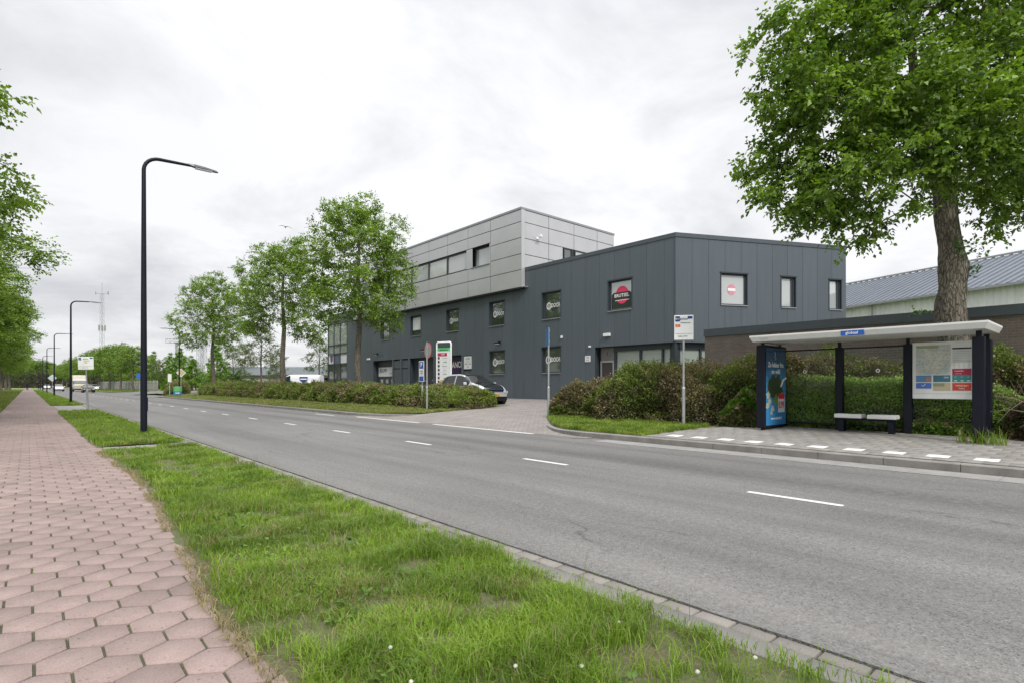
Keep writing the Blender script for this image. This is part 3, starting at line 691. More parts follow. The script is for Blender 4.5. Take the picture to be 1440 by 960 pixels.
# shopfront under the corner
mb=MB()
zb,zt_=.45,3.3
a0=U(19.3)+.03; a1=U(14.4)-.4
def bar(mb,x0,x1,y=.30,z0=zb,z1=3.05): mb.box(x0,x1,y,y+.1,z0,z1)
edges=[a0+1.12,U(16.65),U(15.35)]
mb.box(a0+1.0,U(14.4)+.1,.28,.42,3.05,3.31)
for e in [a0+1.05]+edges[1:]+[U(14.55)]: bar(mb,e,e+.1)
sf=mb.build('shopfront',M_frame,ob,FA)
mb=MB(); mb.add([(a0+1.1,.40,zb),(U(14.4)+.0,.40,zb),(U(14.4)+.0,.40,3.1),(a0+1.1,.40,3.1)],[(0,1,2,3)]); mb.build('frosted_pane',M_glf,sf,FA)
mb=MB(); mb.box(0.0,7.4,.28,.42,3.05,3.31)
for e in (.2,1.55,3.2,5.2,7.2): bar(mb,e,e+.1)
sf2=mb.build('shopfront',M_frame,ob,F2)
mb=MB(); mb.add([(.1,.40,zb),(7.4,.40,zb),(7.4,.40,3.1),(.1,.40,3.1)],[(0,1,2,3)]); mb.build('frosted_pane',M_glf,sf2,F2)
# entrance door
mb=MB(); mb.box(a0+.1,a0+.18,.3,.38,zb,2.5); mb.box(a0+.92,a0+1.0,.3,.38,zb,2.5); mb.box(a0+.1,a0+1.0,.3,.38,2.5,2.6)
d_=mb.build('entrance_door',M_galv,ob,FA)
mb=MB(); mb.box(a0+.19,a0+.91,.33,.37,zb,2.49); mb.build('door_leaf',pbr('brown_door',(.05,.04,.038),.4),d_,FA)
mb=MB(); mb.box(a0+.1,a0+1.0,.33,.37,2.61,3.3); tp=mb.build('transom',pbr('transom_grey',(.16,.155,.15),.5),d_,FA)
text('1',.3,M_txtk,tp,FA,a0+.55,.326,2.95)
mb=MB(); mb.box(U(18.75),U(18.75)+.3,-.12,-.02,2.27+.0,2.29); 
# wall fittings
def fitting(y,z,kind='lamp',fr=FA,u=None):
    u=U(y) if u is None else u; mb=MB()
    mb.box(u-.1,u+.1,-.05,-.003,z-.06,z+.1); mb.path([(u,-.05,z+.05),(u,-.16,z+.06),(u,-.22,z+.02)],.02,6); mb.box(u-.17,u+.17,-.36,-.14,z-.08,z+.02,bev=.02)
    o=mb.build('wall_lamp',M_blackp,ob,fr); g=MB(); g.box(u-.15,u+.15,-.35,-.15,z-.095,z-.083); g.build('lamp_lens',M_white,o,fr)
for y,z in ((43.9,3.98),(36.2,4.0),(27.3,4.02)): fitting(y,z)
def plate(name,y,z,w_,h_,mat,txt=None,th=.03):
    u=U(y); mb=MB(); mb.box(u-w_/2,u+w_/2,-th,-.003,z-h_/2,z+h_/2,bev=.006); o=mb.build(name,mat,ob,FA)
    for i,t in enumerate(txt or []): text(t,h_*.3,M_txtk,o,FA,u,-th-.003,z+h_*.2-i*h_*.38)
plate('bulkhead_lamp',18.45,3.93,.42,.16,M_white,th=.12); plate('alarm_light',45.6,3.62,.55,.16,M_white,th=.06); plate('wall_plate',19.8,2.72,.38,.33,M_pale,('UW','p 12'))
plate('sensor',21.75,4.03,.12,.14,M_white,th=.08); plate('sensor',19.65,3.38,.12,.1,M_white,th=.08)
# side wall windows
w_=window(ob,F2,2.52,3.98,5.17,6.72,glass=M_glb,label='window with a faded round red logo')
mb=MB(); mb.disc((3.2,.131,5.95),(0,-1,0),.24,30,0,0,.26); mb.build('red_disc',pbr('faded_pink',(.62,.25,.3),.5),w_,F2)
mb=MB(); mb.box(2.98,3.42,.124,.128,5.88,6.02); mb.build('white_band',M_txtw,w_,F2)
mb=MB(); mb.box(2.6,3.8,.126,.130,5.25,5.62); mb.box(2.75,3.3,.120,.125,5.26,5.42); 
for a,b in ((6.02,6.86),(8.98,9.72)):
    window(ob,F2,a,b,5.17,6.72,glass=M_glb if a<7 else M_glsky,bars=(b-.14,))
# glazed end with mullions
mb=MB(); a,b=0.06,U(50.07)
cols_=[a,a+1.4,a+2.85,b-.02]; rows=[.45,3.38,4.38,5.25,7.40]
for x in cols_: mb.box(x-.045,x+.045,.0,.11,.45,7.4)
for z in rows: mb.box(a,b,.005,.10,z-.05,z+.05)
cw=mb.build('curtain_wall',M_frame,ob,FA)
for i in range(3):
    for j in range(4):
        x0,x1=cols_[i]+.046,cols_[i+1]-.046; z0,z1=rows[j]+.051,rows[j+1]-.051
        m_={1:[M_pale,pbr('spandrel_blue',(.10,.13,.17),.3),M_pale][i]}.get(j,M_glsky if j>1 else M_gl)
        p=MB(); p.add([(x0,.07,z0),(x1,.07,z0),(x1,.07,z1),(x0,.07,z1)],[(0,1,2,3)]); pn=p.build('pane',m_,cw,FA)
mb=MB(); u0=cols_[0]+.75
mb.add([(u0-.3,.062,4.25),(u0+.3,.062,4.25),(u0+.28,.062,3.75),(u0,.062,3.5),(u0-.28,.062,3.75)],[(0,1,2,3,4)]); mb.build('crest',M_navy,cw,FA)
mb=MB(); mb.box(u0-.2,u0+.2,.050,.058,3.98,4.1); mb.box(u0-.12,u0+.12,.050,.058,3.75,3.87); mb.build('crest_stripe',M_red,cw,FA)
# light upper storey
M_pan=pbr('light_panel',(.50,.505,.515),.36,.35,.05,.7); M_gap=pbr('panel_gap',(.03,.03,.032),.7)
UP=(22.7,48.2,0,-90); UL=48.2-24.9; V_=lambda y:48.2-y
rows=[7.28,8.35,9.2,10.56,11.33,12.06]; rows1=[7.28,8.35,9.33,10.32,11.31,12.06]
cs=[24.9,27.88,30.32]+[30.32+2.45*i for i in range(1,7)]+[48.2]
mb=MB(); mb.box(.03,UL-.03,.45,9.05,7.27,12.05)
mb.build('upper_core',M_gap,ob,UP)
def panels(mb,u0,u1,z0,z1,g=.021): mb.box(u0+g,u1-g,0,.03,z0+g,z1-g)
mb=MB(); bk=MB()
for i in range(len(cs)-1):
    a,b=V_(cs[i+1]),V_(cs[i])
    rr=rows1 if i==0 else rows
    for j in range(5):
        if j==2 and 1<=i<=7: continue
        panels(mb,a,b,rr[j],rr[j+1])
        bk.box(a,b,.031,.449,rr[j]+.001,rr[j+1]-.001)
bk.build('panel_backing',M_gap,ob,UP)
mb.build('street_panels',M_pan,ob,UP)
mb=MB(); mb.box(V_(30.5),V_(29.85),0,.03,9.22,10.54); mb.build('window_pier',M_pan,ob,UP); mb=MB(); mb.box(V_(27.98),V_(27.89),0,.03,9.22,10.54); mb.build('window_pier',M_pan,ob,UP)
window(ob,UP,V_(29.84),V_(28.0),9.23,10.53,glass=M_glb,fw=.08,D=.3,hood=False,label='single window of the light upper storey')
for i in range(1,6):
    y0=30.5+2.45*(i-1)+.01; y1=min(y0+2.43,42.6)
    window(ob,UP,V_(y1),V_(y0),9.23,10.53,glass=m_glass('glass_upper%d'%i,(.42,.43,.435) if i in(1,3) else (.52,.53,.53),.12),fw=.06,D=.14,hood=False,sill=False)
US=(22.7,24.9,0,0)   # side face of the upper storey, normal -Y
mb=MB(); cx=[0,2.4,4.8,7.2,9.1]
for i in range(4):
    for j in range(5):
        if i in(1,) and j in(1,2): 
            if j==2: panels(mb,cx[i],3.72,rows1[j],rows1[j+1])
            else: panels(mb,cx[i],cx[i+1],rows1[j],rows1[j+1])
            continue
        if i==2 and j in(2,): panels(mb,6.2,7.2,rows1[j],rows1[j+1]); continue
        panels(mb,cx[i],cx[i+1],rows1[j],rows1[j+1])
mb.build('side_panels',M_pan,ob,US)
mb=MB(); mb.box(.04,9.06,.031,.25,7.28,12.05); 
mb.build('side_backing',M_gap,ob,US)
window(ob,(22.7,24.86,0,0),3.76,4.55,9.35,10.3,glass=M_gl,fw=.05,D=.02,hood=False,sill=False); window(ob,(22.7,24.86,0,0),4.84,6.18,9.35,10.3,glass=M_glb,fw=.05,D=.02,hood=False,sill=False)
mb=MB(); mb.box(-.03,UL+.02,-.03,.3,12.07,12.2); mb.build('upper_trim',M_sill,ob,UP)
mb=MB(); mb.box(.28,9.13,-.03,.27,12.071,12.201); mb.box(8.83,9.13,.28,23,12.072,12.2); mb.build('upper_trim',M_sill,ob,US)
mb=MB(); mb.box(0.0,.28,-.035,.0,7.27,12.05); mb.box(0,.28,-.3,-.036,7.27,7.3); mb.build('corner_panel',M_pan,ob,US)
mb=MB(); mb.box(.0,UL,0,.3,7.20,7.27); mb.build('soffit',M_black,ob,UP)
mb=MB(); mb.path([(1.35,-.02,10.5),(1.35,-.25,10.55)],.03,6); mb.box(1.27,1.43,-.42,-.2,10.5,10.66,bev=.02); mb.sphere((1.2,-.2,10.4),.09); mb.build('camera_unit',M_white,ob,US)
mb=MB(); mb.box(28.2,28.9,30,30.8,12.0,12.55,bev=.03); mb.build('roof_vent',M_galv,ob)
mb=MB(); mb.tube((29.0,16.1,8.4),(29.0,16.1,9.0),.05); mb.box(28.92,29.08,16.02,16.18,9.0,9.25); mb.build('roof_sensor',M_galv,ob)

# brick hall
bb=thing('brick_building','low brown brick building with a dark grey fascia behind the bus shelter','building',(20,11.2,.3))
mb=MB(); mb.box(0,27,0,.25,.0,3.19); mb.build('front_wall',M_wall,bb,(20,11.2,0,-90))
mb=MB(); mb.box(0,9.4,0,.25,.0,3.19); mb.build('end_wall',M_wall,bb,(20.25,11.2,0,0)).location.y=10.94
mb=MB(); mb.box(-.03,27.03,-.04,.02,3.18,3.46); mb.box(-.03,27.03,.021,.3,3.2,3.47); mb.build('fascia',M_trim,bb,(20,11.2,0,-90))
mb=MB(); mb.box(20.3,31.7,-15.7,9.9,3.2,3.4); mb.build('roof',pbr('roof_felt',(.1,.1,.1),.9),bb)

# ribbed hall far right
hb=thing('storage_hall','long storage hall with grey ribbed roof and white ribbed wall','building',(44.7,13.9,.4))
hd=Vector((-.355,-.935,0)); 
HFr=(44.7+.355*8,13.9+.935*8,0,math.degrees(math.atan2(-.935,-.355)))
M_rib=m_seam('ribbed_wall',(.86,.86,.86),.33,rib=.05,dark=1.,wd=.001,metal=0); M_ribr=m_seam('ribbed_roof',(.13,.15,.175),.5,wd=.05,dark=.3,metal=.1,rough=.4)
mb=MB(); mb.add([(0,0,.3),(60,0,.3),(60,0,6.95),(0,0,6.95)],[(0,1,2,3)]); mb.build('front_wall',M_rib,hb,HFr)
mb=MB()
for i in range(120):
    x=i*.5; mb.add([(x,-.35,6.9),(x+.42,-.35,6.9),(x+.42,7,9.9),(x,7,9.9)],[(0,1,2,3)]); mb.add([(x+.42,-.35,6.9),(x+.43,-.35,6.98),(x+.49,-.35,6.98),(x+.5,-.35,6.9),(x+.42,7,9.9),(x+.43,7,9.98),(x+.49,7,9.98),(x+.5,7,9.9)],[(0,1,5,4),(1,2,6,5),(2,3,7,6)])
mb.add([(0,7,9.9),(60,7,9.9),(60,14.5,6.9),(0,14.5,6.9)],[(0,1,2,3)])
mb.build('roof',pbr('hall_roof',(.15,.17,.20),.38,.2,.1,1),hb,HFr)
mb=MB(); mb.box(0,60,-.45,-.36,6.78,6.92); mb.box(0,60,6.9,7.1,9.96,10.06); mb.tube((10,-.08,.4),(10,-.08,6.8),.05); mb.build('gutter',M_galv,hb,HFr)
mb=MB(); mb.add([(0,0,.3),(0,14.4,.3),(0,14.4,6.9),(0,7,9.9),(0,0,6.9)],[(0,1,2,3,4)]); mb.build('gable_wall',M_rib,hb,HFr)
# ---------------- bus shelter ----------------
sh=thing('bus_shelter','glass bus shelter with white flat roof, dark posts, poster case and route map','bus shelter',(13.9,3.9,.2))
ZB=.2; XB=14.45; PY=[6.01,4.63,3.28,1.97]
mb=MB()   # roof: shallow tray with sloped ends
def tray(x0,x1,y0,y1,z0,z1,ins):
    v=[(x0+ins,y0+ins,z0),(x1-.02,y0+ins,z0),(x1-.02,y1-ins,z0),(x0+ins,y1-ins,z0),(x0,y0,z1-.035),(x1,y0,z1-.035),(x1,y1,z1-.035),(x0,y1,z1-.035),(x0,y0,z1),(x1,y0,z1),(x1,y1,z1),(x0,y1,z1)]
    mb.add(v,[(0,1,2,3),(8,9,10,11)]+[(k,(k+1)%4,(k+1)%4+4,k+4) for k in range(4)]+[(k+4,(k+1)%4+4,(k+1)%4+8,k+8) for k in range(4)])
tray(12.95,14.56,1.74,6.10,2.315,2.455,.05)
rf=mb.build('roof',M_offw,sh)
SF=(12.95,6.10,0,-90)
mb=MB(); mb.box(1.97,2.40,-.006,.03,2.325,2.43); s_=mb.build('name_plate',M_blue,rf,SF); text('globaal',.085,M_txtw,s_,SF,2.18,-.010,2.378,bold=.01)
text('CROWN',.05,M_galv,rf,SF,.35,-.003,2.37)
mb=MB()
for y in PY[1:3]: mb.box(XB-.08,XB+.08,y-.075,y+.075,ZB-.1,2.18,bev=.008); mb.box(XB-.03,XB+.03,y-.03,y+.03,2.18,2.3)
for o_,y in ((0,PY[1]),(1,PY[2])):
    mb=MB(); mb.box(XB-.08,XB+.08,y-.075,y+.075,ZB-.1,2.18,bev=.008); mb.box(XB-.03,XB+.03,y-.03,y+.03,2.18,2.3); mb.build('post',M_darkmetal,sh)
mb=MB(); mb.box(13.28,13.46,1.84,2.02,ZB-.12,2.19,bev=.008); mb.box(13.33,13.41,1.89,1.97,2.19,2.3); mb.build('post',M_darkmetal,sh)
mb=MB(); mb.box(14.3,14.5,1.88,2.04,ZB-.1,2.19,bev=.008); mb.box(14.36,14.44,1.92,2.0,2.19,2.3); mb.build('post',M_darkmetal,sh)
# end glass on the right, back glass, map board
mb=MB(); mb.box(13.47,14.29,1.93,1.94,.42,2.12); mb.build('end_pane',M_clear,sh)
for i in range(2):
    y1,y0=PY[i]-.09,PY[i+1]+.09
    mb=MB(); mb.box(XB+.02,XB+.03,y0,y1,.38,2.14); g=mb.build('back_pane',M_clear,sh)
    for zc in (1.62,):
        mb=MB(); n=18; yc=(y0+y1)/2+.1*(1-2*i)
        vs=[(XB+.017,yc+r*math.cos(2*math.pi*k/n),zc+r*math.sin(2*math.pi*k/n)) for r in (.045,.022) for k in range(n)]
        mb.add(vs,[(k,(k+1)%n,n+(k+1)%n,n+k) for k in range(n)]); mb.build('ring_sticker',M_txtw,g)
mb=MB(); mb.box(XB+.02,XB+.03,2.06,3.19,.38,1.02); mb.build('back_pane',M_clear,sh)
mb=MB()
for z in (.36,2.15): 
    for ya,yb in ((2.05,PY[2]-.08),(PY[2]+.08,PY[1]-.08),(PY[1]+.08,PY[0])): mb=MB(); mb.box(XB,XB+.05,ya,yb,z-.015,z+.015); mb.build('rail',M_darkmetal,sh)
MF=(XB-.02,3.195,0,-90)   # map board frame: local x right
mb=MB(); mb.box(0,1.12,-.03,.045,1.0,2.2,bev=.01); bd=mb.build('map_board',M_white,sh,MF)
def m_map():
    m,nt,p=new_mat('route_map'); tc=N(nt,'ShaderNodeTexCoord'); o=tc.outputs['Object']
    v=N(nt,'ShaderNodeTexVoronoi',feature='DISTANCE_TO_EDGE'); v.inputs['Scale'].default_value=9; nt.links.new(o,v.inputs['Vector'])
    c=ramp(nt,noise(nt,o,3,4,.6),[(.4,(.42,.50,.48)),(.6,(.60,.60,.52))])
    c=mixc(nt,ramp(nt,v.outputs[0],[(.0,.7),(.03,0.)]),c,(.35,.22,.2)); c=mixc(nt,ramp(nt,noise(nt,o,22,5,.8),[(.54,0.),(.62,.6)]),c,(.16,.18,.2))
    nt.links.new(c,p.inputs['Base Color']); p.inputs['Roughness'].default_value=.15; return m
def card(par,fr,x0,x1,z0,z1,mat,y=-.034,nm='printed_panel'):
    mb=MB(); mb.add([(x0,y,z0),(x1,y,z0),(x1,y,z1),(x0,y,z1)],[(0,1,2,3)]); return mb.build(nm,mat,par,fr)
card(bd,MF,.07,.66,1.52,2.13,m_map(),nm='route_map')
card(bd,MF,.08,.46,2.07,2.125,flat('olive_strip',(.35,.35,.2)),-.037)
card(bd,MF,.69,1.0,2.03,2.06,M_txtk,-.037); 
c_=card(bd,MF,.69,1.0,1.78,2.02,M_pale)
for i in range(5): card(bd,MF,.71,.98,1.80+.045*i,1.807+.045*i,M_galv,-.037,'text_line')
for i in range(4): card(bd,MF,.72+.08*i,.725+.08*i,1.64,1.75,M_galv,-.037,'text_line')
card(bd,MF,.70,1.0,1.765,1.775,flat('olive_strip',(.35,.35,.2)),-.037)
r_=card(bd,MF,.69,1.0,1.50,1.63,flat('crimson',(.40,.02,.07))); text('reisinfo',.05,M_txtw,bd,MF,.80,-.038,1.585); text('scan mij',.03,M_txtw,bd,MF,.79,-.038,1.53)
card(bd,MF,.07,.34,1.36,1.5,flat('mid_blue',(.10,.25,.50))); card(bd,MF,.24,.33,1.37,1.47,flat('skin_photo',(.42,.24,.17)),-.037)
card(bd,MF,.37,.66,1.36,1.5,flat('petrol',(.05,.17,.24))); text('app',.06,M_txtw,bd,MF,.59,-.038,1.46)
card(bd,MF,.69,1.0,1.36,1.5,flat('teal',(.04,.25,.25)))
for i in range(3): text('✓',.05,M_txtw,bd,MF,.74+i*.105,-.038,1.46); card(bd,MF,.72+i*.105,.77+i*.105,1.375,1.392,M_txtw,-.037,'text_line')
card(bd,MF,.07,.34,1.22,1.34,flat('royal_blue',(.07,.18,.55))); 
mb=MB(); mb.path([(.17,-.04,1.29),(.195,-.04,1.265),(.24,-.04,1.32)],.008,5); mb.build('tick_mark',M_txtw,bd,MF)
card(bd,MF,.37,.66,1.18,1.34,flat('sand_photo',(.50,.42,.28))); card(bd,MF,.37,.56,1.27,1.33,flat('olive_photo',(.25,.28,.2)),-.037)
card(bd,MF,.69,1.0,1.18,1.34,flat('signal_red',(.62,.06,.03))); text('wijzigingen',.05,M_txtw,bd,MF,.845,-.038,1.285); text('halte',.05,M_txtw,bd,MF,.845,-.038,1.225)
card(bd,MF,.02,1.10,1.115,1.12,M_galv,-.034,'text_line')
# poster case (left end)
AF=(13.22,5.85,0,0)
mb=MB(); mb.box(0,1.24,0,.21,.26,2.25,bev=.012); mb.box(.1,.18,.07,.14,.1,.26); mb.box(1.06,1.14,.07,.14,.1,.26); mb.box(.1,.16,.08,.13,2.25,2.3); mb.box(1.06,1.12,.08,.13,2.25,2.3)
pc=mb.build('poster_case',M_darkmetal,sh,AF)
def m_poster():
    m,nt,p=new_mat('blue_poster'); tc=N(nt,'ShaderNodeTexCoord'); o=tc.outputs['Object']; s=N(nt,'ShaderNodeSeparateXYZ'); nt.links.new(o,s.inputs[0])
    f=math_n(nt,'MULTIPLY_ADD',s.outputs[2],.5,-.1); f=math_n(nt,'ADD',f,math_n(nt,'MULTIPLY',noise(nt,o,2,3),.25))
    nt.links.new(ramp(nt,f,[(.1,(.04,.22,.50)),(.6,(.06,.27,.52)),(1.,(.02,.08,.16))]),p.inputs['Base Color']); p.inputs['Roughness'].default_value=.12; return m
ps=card(pc,AF,.06,1.18,.32,2.19,m_poster(),-.003,'poster')
text('Zo lekker fris',.165,M_txtw,ps,AF,.60,-.006,1.78,bold=.01,sx=.95); text('en wild',.165,M_txtw,ps,AF,.60,-.006,1.62,bold=.01)
mb=MB()
mb.path([(.52,-.006,2.1),(.58,-.006,2.07),(.53,-.006,2.0),(.60,-.006,1.95),(.55,-.006,1.9)],.006,4); mb.build('swirl_mark',flat('pale_cyan',(.4,.55,.6)),ps,AF)
vg=[('greens',(.03,.05,.02),[(.45,1.33,.24),(.7,1.36,.2),(.3,1.2,.18),(.55,1.15,.25),(.8,1.2,.2)]),('pale_veg',(.40,.42,.33),[(.17,1.05,.10),(.25,.9,.08),(.14,.8,.09),(.42,.72,.09),(.35,.62,.06)]),('leafy',(.12,.22,.06),[(.62,.95,.13),(.78,.82,.12),(.95,1.05,.09),(.5,.88,.08)]),('red_veg',(.55,.05,.03),[(.82,1.02,.07),(.92,.96,.06)])]
for i,(nm,c,l) in enumerate(vg):
    mb=MB()
    for k,(x,z,r) in enumerate(l):
        n=17; mb.add([(x+r*(1+.25*math.sin(5*t+k)+.15*math.sin(9*t))*math.cos(t),-.0045-.0006*i-.0001*k,z+.85*r*(1+.22*math.cos(4*t+k))*math.sin(t)) for t in [2*math.pi*q/n for q in range(n)]],[tuple(range(n))])
    mb.build('vegetable_print',flat(nm,c),ps,AF)
mb=MB(); mb.path([(.86,-.012,1.25),(.98,-.012,1.4),(1.16,-.012,1.47)],.022,5); mb.build('splash_print',M_pale,ps,AF)
card(ps,AF,.72,1.1,.62,1.0,M_pale,-.009,'price_tag'); card(ps,AF,.74,1.08,.95,1.08,M_red,-.0095,'price_header'); text('0.99',.24,M_red,ps,AF,.9,-.013,.80,bold=.02,sx=.75)
text('www.winkel.nl',.10,M_txtw,ps,AF,.62,-.006,.48)
# bench
bn=thing('bench','low bench of two white slab seats on dark posts inside the bus shelter','bench',(14.15,3.98,.2))
for a,b in ((4.05,4.60),(3.40,3.94)):
    mb=MB(); mb.box(13.98,14.32,a,b,.545,.635,bev=.012); mb.build('seat',M_offw,bn)
mb=MB(); mb.box(14.09,14.21,3.45,4.55,.50,.545); mb.build('beam',M_darkmetal,bn)
for y in (4.47,3.5):
    mb=MB(); mb.box(14.03,14.15,y-.05,y+.05,.1,.5,bev=.006); mb.build('leg',M_darkmetal,bn)
    mb=MB(); mb.box(14.2,14.26,y-.04,y+.04,.1,.5); mb.build('leg',M_darkmetal,bn)

# ---------------- lamps ----------------
def lamp(name,H,arm,label,loc,rz,group):
    t=thing(name,label,'street lamp',(0,0,0),group)
    mb=MB(); r=.35
    pts=[(0,0,-.1),(0,0,1.2),(0,0,H*.5),(0,0,H-r)]; rad=[.078,.075,.063,.048]
    pts+= [(r-r*math.cos(a),0,H-r+r*math.sin(a)) for a in [R(x) for x in (15,30,45,60,75,88)]]; rad+=[.044]*6
    pts+= [(arm-.55,0,H+.03)]; rad+=[.034]
    mb.path(pts,rad,14); mb.tube((0,0,0),(0,0,.04),.14,.13,14); mb.build('pole',M_darkmetal,t)
    mb=MB(); mb.box(.05,.10,-.05,.05,.6,.95,bev=.01); mb.build('service_hatch',M_darkmetal,t).scale=(.86,1,1)
    mb=MB(); x0=arm-.62
    hd=[(0,.04,.04,.01),(.12,.07,.045,-.02),(.35,.08,.04,-.025),(.66,.055,.02,-.03),(.72,.03,.0,-.03)]
    V=[];F=[]
    for dx,wd,up,dn in hd: V+=[(x0+dx,-wd,H+.03+dn),(x0+dx,-wd*.8,H+.03+up-.02*dx),(x0+dx,0,H+.04+up-.02*dx),(x0+dx,wd*.8,H+.03+up-.02*dx),(x0+dx,wd,H+.03+dn)]
    for i in range(4):
        for k in range(5): F.append((i*5+k,i*5+(k+1)%5,(i+1)*5+(k+1)%5,(i+1)*5+k))
    F+=[tuple(range(5)),tuple(range(24,19,-1))]
    mb.add(V,F); h_=mb.build('lamp_head',pbr('lamp_grey',(.10,.105,.11),.4,.2),t)
    mb=MB(); mb.box(x0+.16,x0+.56,-.06,.06,H-.022,H-.008); mb.build('lamp_glass',M_glsky,h_)
    t.location=loc; t.rotation_euler=(0,0,R(rz)); return t
lp=lamp('street_lamp',7.1,1.62,'tall dark street lamp in the grass verge nearest the camera, arm over the road',(2.22,16.75,.03),0,'lamps along the pavement verge')
for i in range(1,7):
    c=copy_tree(lp); c.location=(2.24,16.75+32.3*i,.03); c['label']='dark street lamp in the verge, %s beyond the nearest lamp'%ordn[i-1]
rl=lamp('street_lamp',7.35,1.8,'dark street lamp with arm pointing left, behind the green and blue bin',(12.75,71.0,.15),180,'lamps on the far side of the road')
for i,(yy_) in enumerate((170,240)):
    c=copy_tree(rl); c.location=(12.2,yy_,.15); c['label']='tiny distant right-hand street lamp, %s beyond the side road'%ordn[i]
# ---------------- signs ----------------
def pole(t,h,r=.03,r2=.045,mat=None):
    mb=MB(); mb.tube((0,0,-.1),(0,0,1.0),r2,r2,12); mb.tube((0,0,1.0),(0,0,1.05),r2,r,12); mb.tube((0,0,1.05),(0,0,h),r,r,12); return mb.build('pole',mat or M_galv,t)
def bus_sign(label,loc,rz,w_=.52,h_=.68,zc=2.7,no='2 41',red=True):
    t=thing('bus_stop_sign',label,'bus stop sign')
    pole(t,zc+.1); mb=MB(); mb.box(-w_/2,w_/2,-.055,-.03,zc-h_/2,zc+h_/2,bev=.01); b=mb.build('sign_board',M_white,t)
    F0=(0,0,0,0); Y=-.058
    card(b,F0,-w_/2+.03,-w_/2+.15,zc+h_/2-.17,zc+h_/2-.03,M_navy,Y,'blue_field'); card(b,F0,w_/2-.15,w_/2-.03,zc+h_/2-.10,zc+h_/2-.03,M_navy,Y,'blue_field')
    text('globaal',.075,M_navy,b,F0,.0,Y-.002,zc+h_/2-.1,bold=.01); text('Edisonstraat',.05,M_txtk,b,F0,.04,Y-.002,zc+h_/2-.2)
    text('BUS',.06,M_txtw,b,F0,-w_/2+.09,Y-.004,zc+h_/2-.1)
    if red: card(b,F0,-w_/2+.03,-w_/2+.16,zc+h_/2-.32,zc+h_/2-.24,flat('sign_vermilion',(.65,.16,.08)),Y,'line_field'); text(no[0:2],.06,M_txtw,b,F0,-w_/2+.095,Y-.004,zc+h_/2-.28)
    else: card(b,F0,-.06,.06,zc+h_/2-.34,zc+h_/2-.26,flat('sign_yellow',(.6,.58,.2)),Y,'line_field')
    card(b,F0,-w_/2+.03,w_/2-.03,zc-h_/2+.165,zc-h_/2+.172,M_txtk,Y,'rule'); text('halte 3140',.055,M_txtk,b,F0,-.03,Y-.002,zc-h_/2+.10)
    mb=MB(); mb.box(-.04,.04,-.03,.035,zc-.2,zc-.15); mb.box(-.04,.04,-.03,.035,zc+.15,zc+.2); mb.build('clamp',M_galv,t)
    t.location=loc; t.rotation_euler=(0,0,R(rz)); return t
bus_sign('white and blue bus stop sign on a grey pole in front of the right-hand hedge',(13.22,8.02,.2),-52,.5,.66,2.62)
bus_sign('white and blue bus stop sign on a grey pole in the left grass verge',(2.35,36.2,.03),-12,.66,.66,2.40,red=False).rotation_euler=(0,R(-2),R(-12))
def tsign(nm,label,loc,rz,h,build,cat='traffic sign'):
    t=thing(nm,label,cat); pole(t,h); build(t); t.location=loc; t.rotation_euler=(0,0,R(rz)); return t
M_back=pbr('sign_back',(.36,.37,.37),.5,.2,.08)
def b_round(t):
    mb=MB(); mb.disc((0,.05,2.62),(0,1,0),.36,32,0,.012); d=mb.build('sign_disc',M_red,t)
    mb=MB(); mb.disc((0,.0535,2.62),(0,1,0),.27,32); mb.build('sign_face',M_txtw,d)
    mb=MB(); mb.disc((0,.036,2.62),(0,-1,0),.325,32); mb.build('sign_backing',M_back,d)
    mb=MB(); mb.box(-.035,.035,-.035,.034,2.45,2.5); mb.box(-.035,.035,-.035,.034,2.75,2.8); mb.build('clamp',M_galv,t)
tsign('round_sign','grey back of a round red rimmed traffic sign on a pole at the driveway',(13.3,20.8,.2),-97,2.98,b_round)
def b_park(t):
    mb=MB(); mb.box(-.2,.2,-.055,-.035,1.25,2.2,bev=.004); b=mb.build('sign_board',M_white,t); F0=(0,0,0,0)
    card(b,F0,-.17,.17,1.86,2.17,M_blue,-.0565,'blue_field'); text('P',.26,M_txtw,b,F0,0,-.060,2.02,bold=.03); card(b,F0,-.17,.17,1.28,1.5,M_blue,-.0565,'blue_field'); text('bezoekers',.07,M_txtk,b,F0,0,-.058,1.75); text('uitsluitend',.06,M_txtk,b,F0,0,-.058,1.66); text('C',.09,M_blue,b,F0,0,-.058,1.56)
tsign('parking_sign','narrow blue and white parking sign beside the round sign',(13.75,21.9,.2),-88,2.22,b_park)
def b_blue(t):
    mb=MB(); mb.box(-.36,.20,-.05,-.03,2.42,3.02,bev=.004); mb.build('sign_board',flat('sign_dull_blue',(.03,.13,.28)),t); mb=MB(); mb.box(-.035,.035,-.03,.035,2.55,2.6); mb.box(-.035,.035,-.03,.035,2.9,2.95); mb.build('clamp',M_galv,t)
tsign('blue_sign','square blue sign seen nearly edge on, on a grey pole at the driveway corner',(13.35,13.25,.2),-124,3.04,b_blue)
def b_diamond(t):
    z=2.62; mb=MB()
    for r,y,m in ((.52,-.05,0),(.40,-.053,1)):
        mb.add([(-r,y,z),(0,y,z-r),(r,y,z),(0,y,z+r)],[(0,1,2,3)],m)
    mb.add([(-.52,-.04,z),(0,-.04,z-.52),(.52,-.04,z),(0,-.04,z+.52)],[(0,1,2,3)],0)
    mb.build('sign_board',[M_txtw,flat('priority_cream',(.60,.50,.30))],t)
tsign('priority_sign','pale yellow diamond priority sign beside the far lamp and bin',(13.75,75.5,.15),-8,3.1,b_diamond)
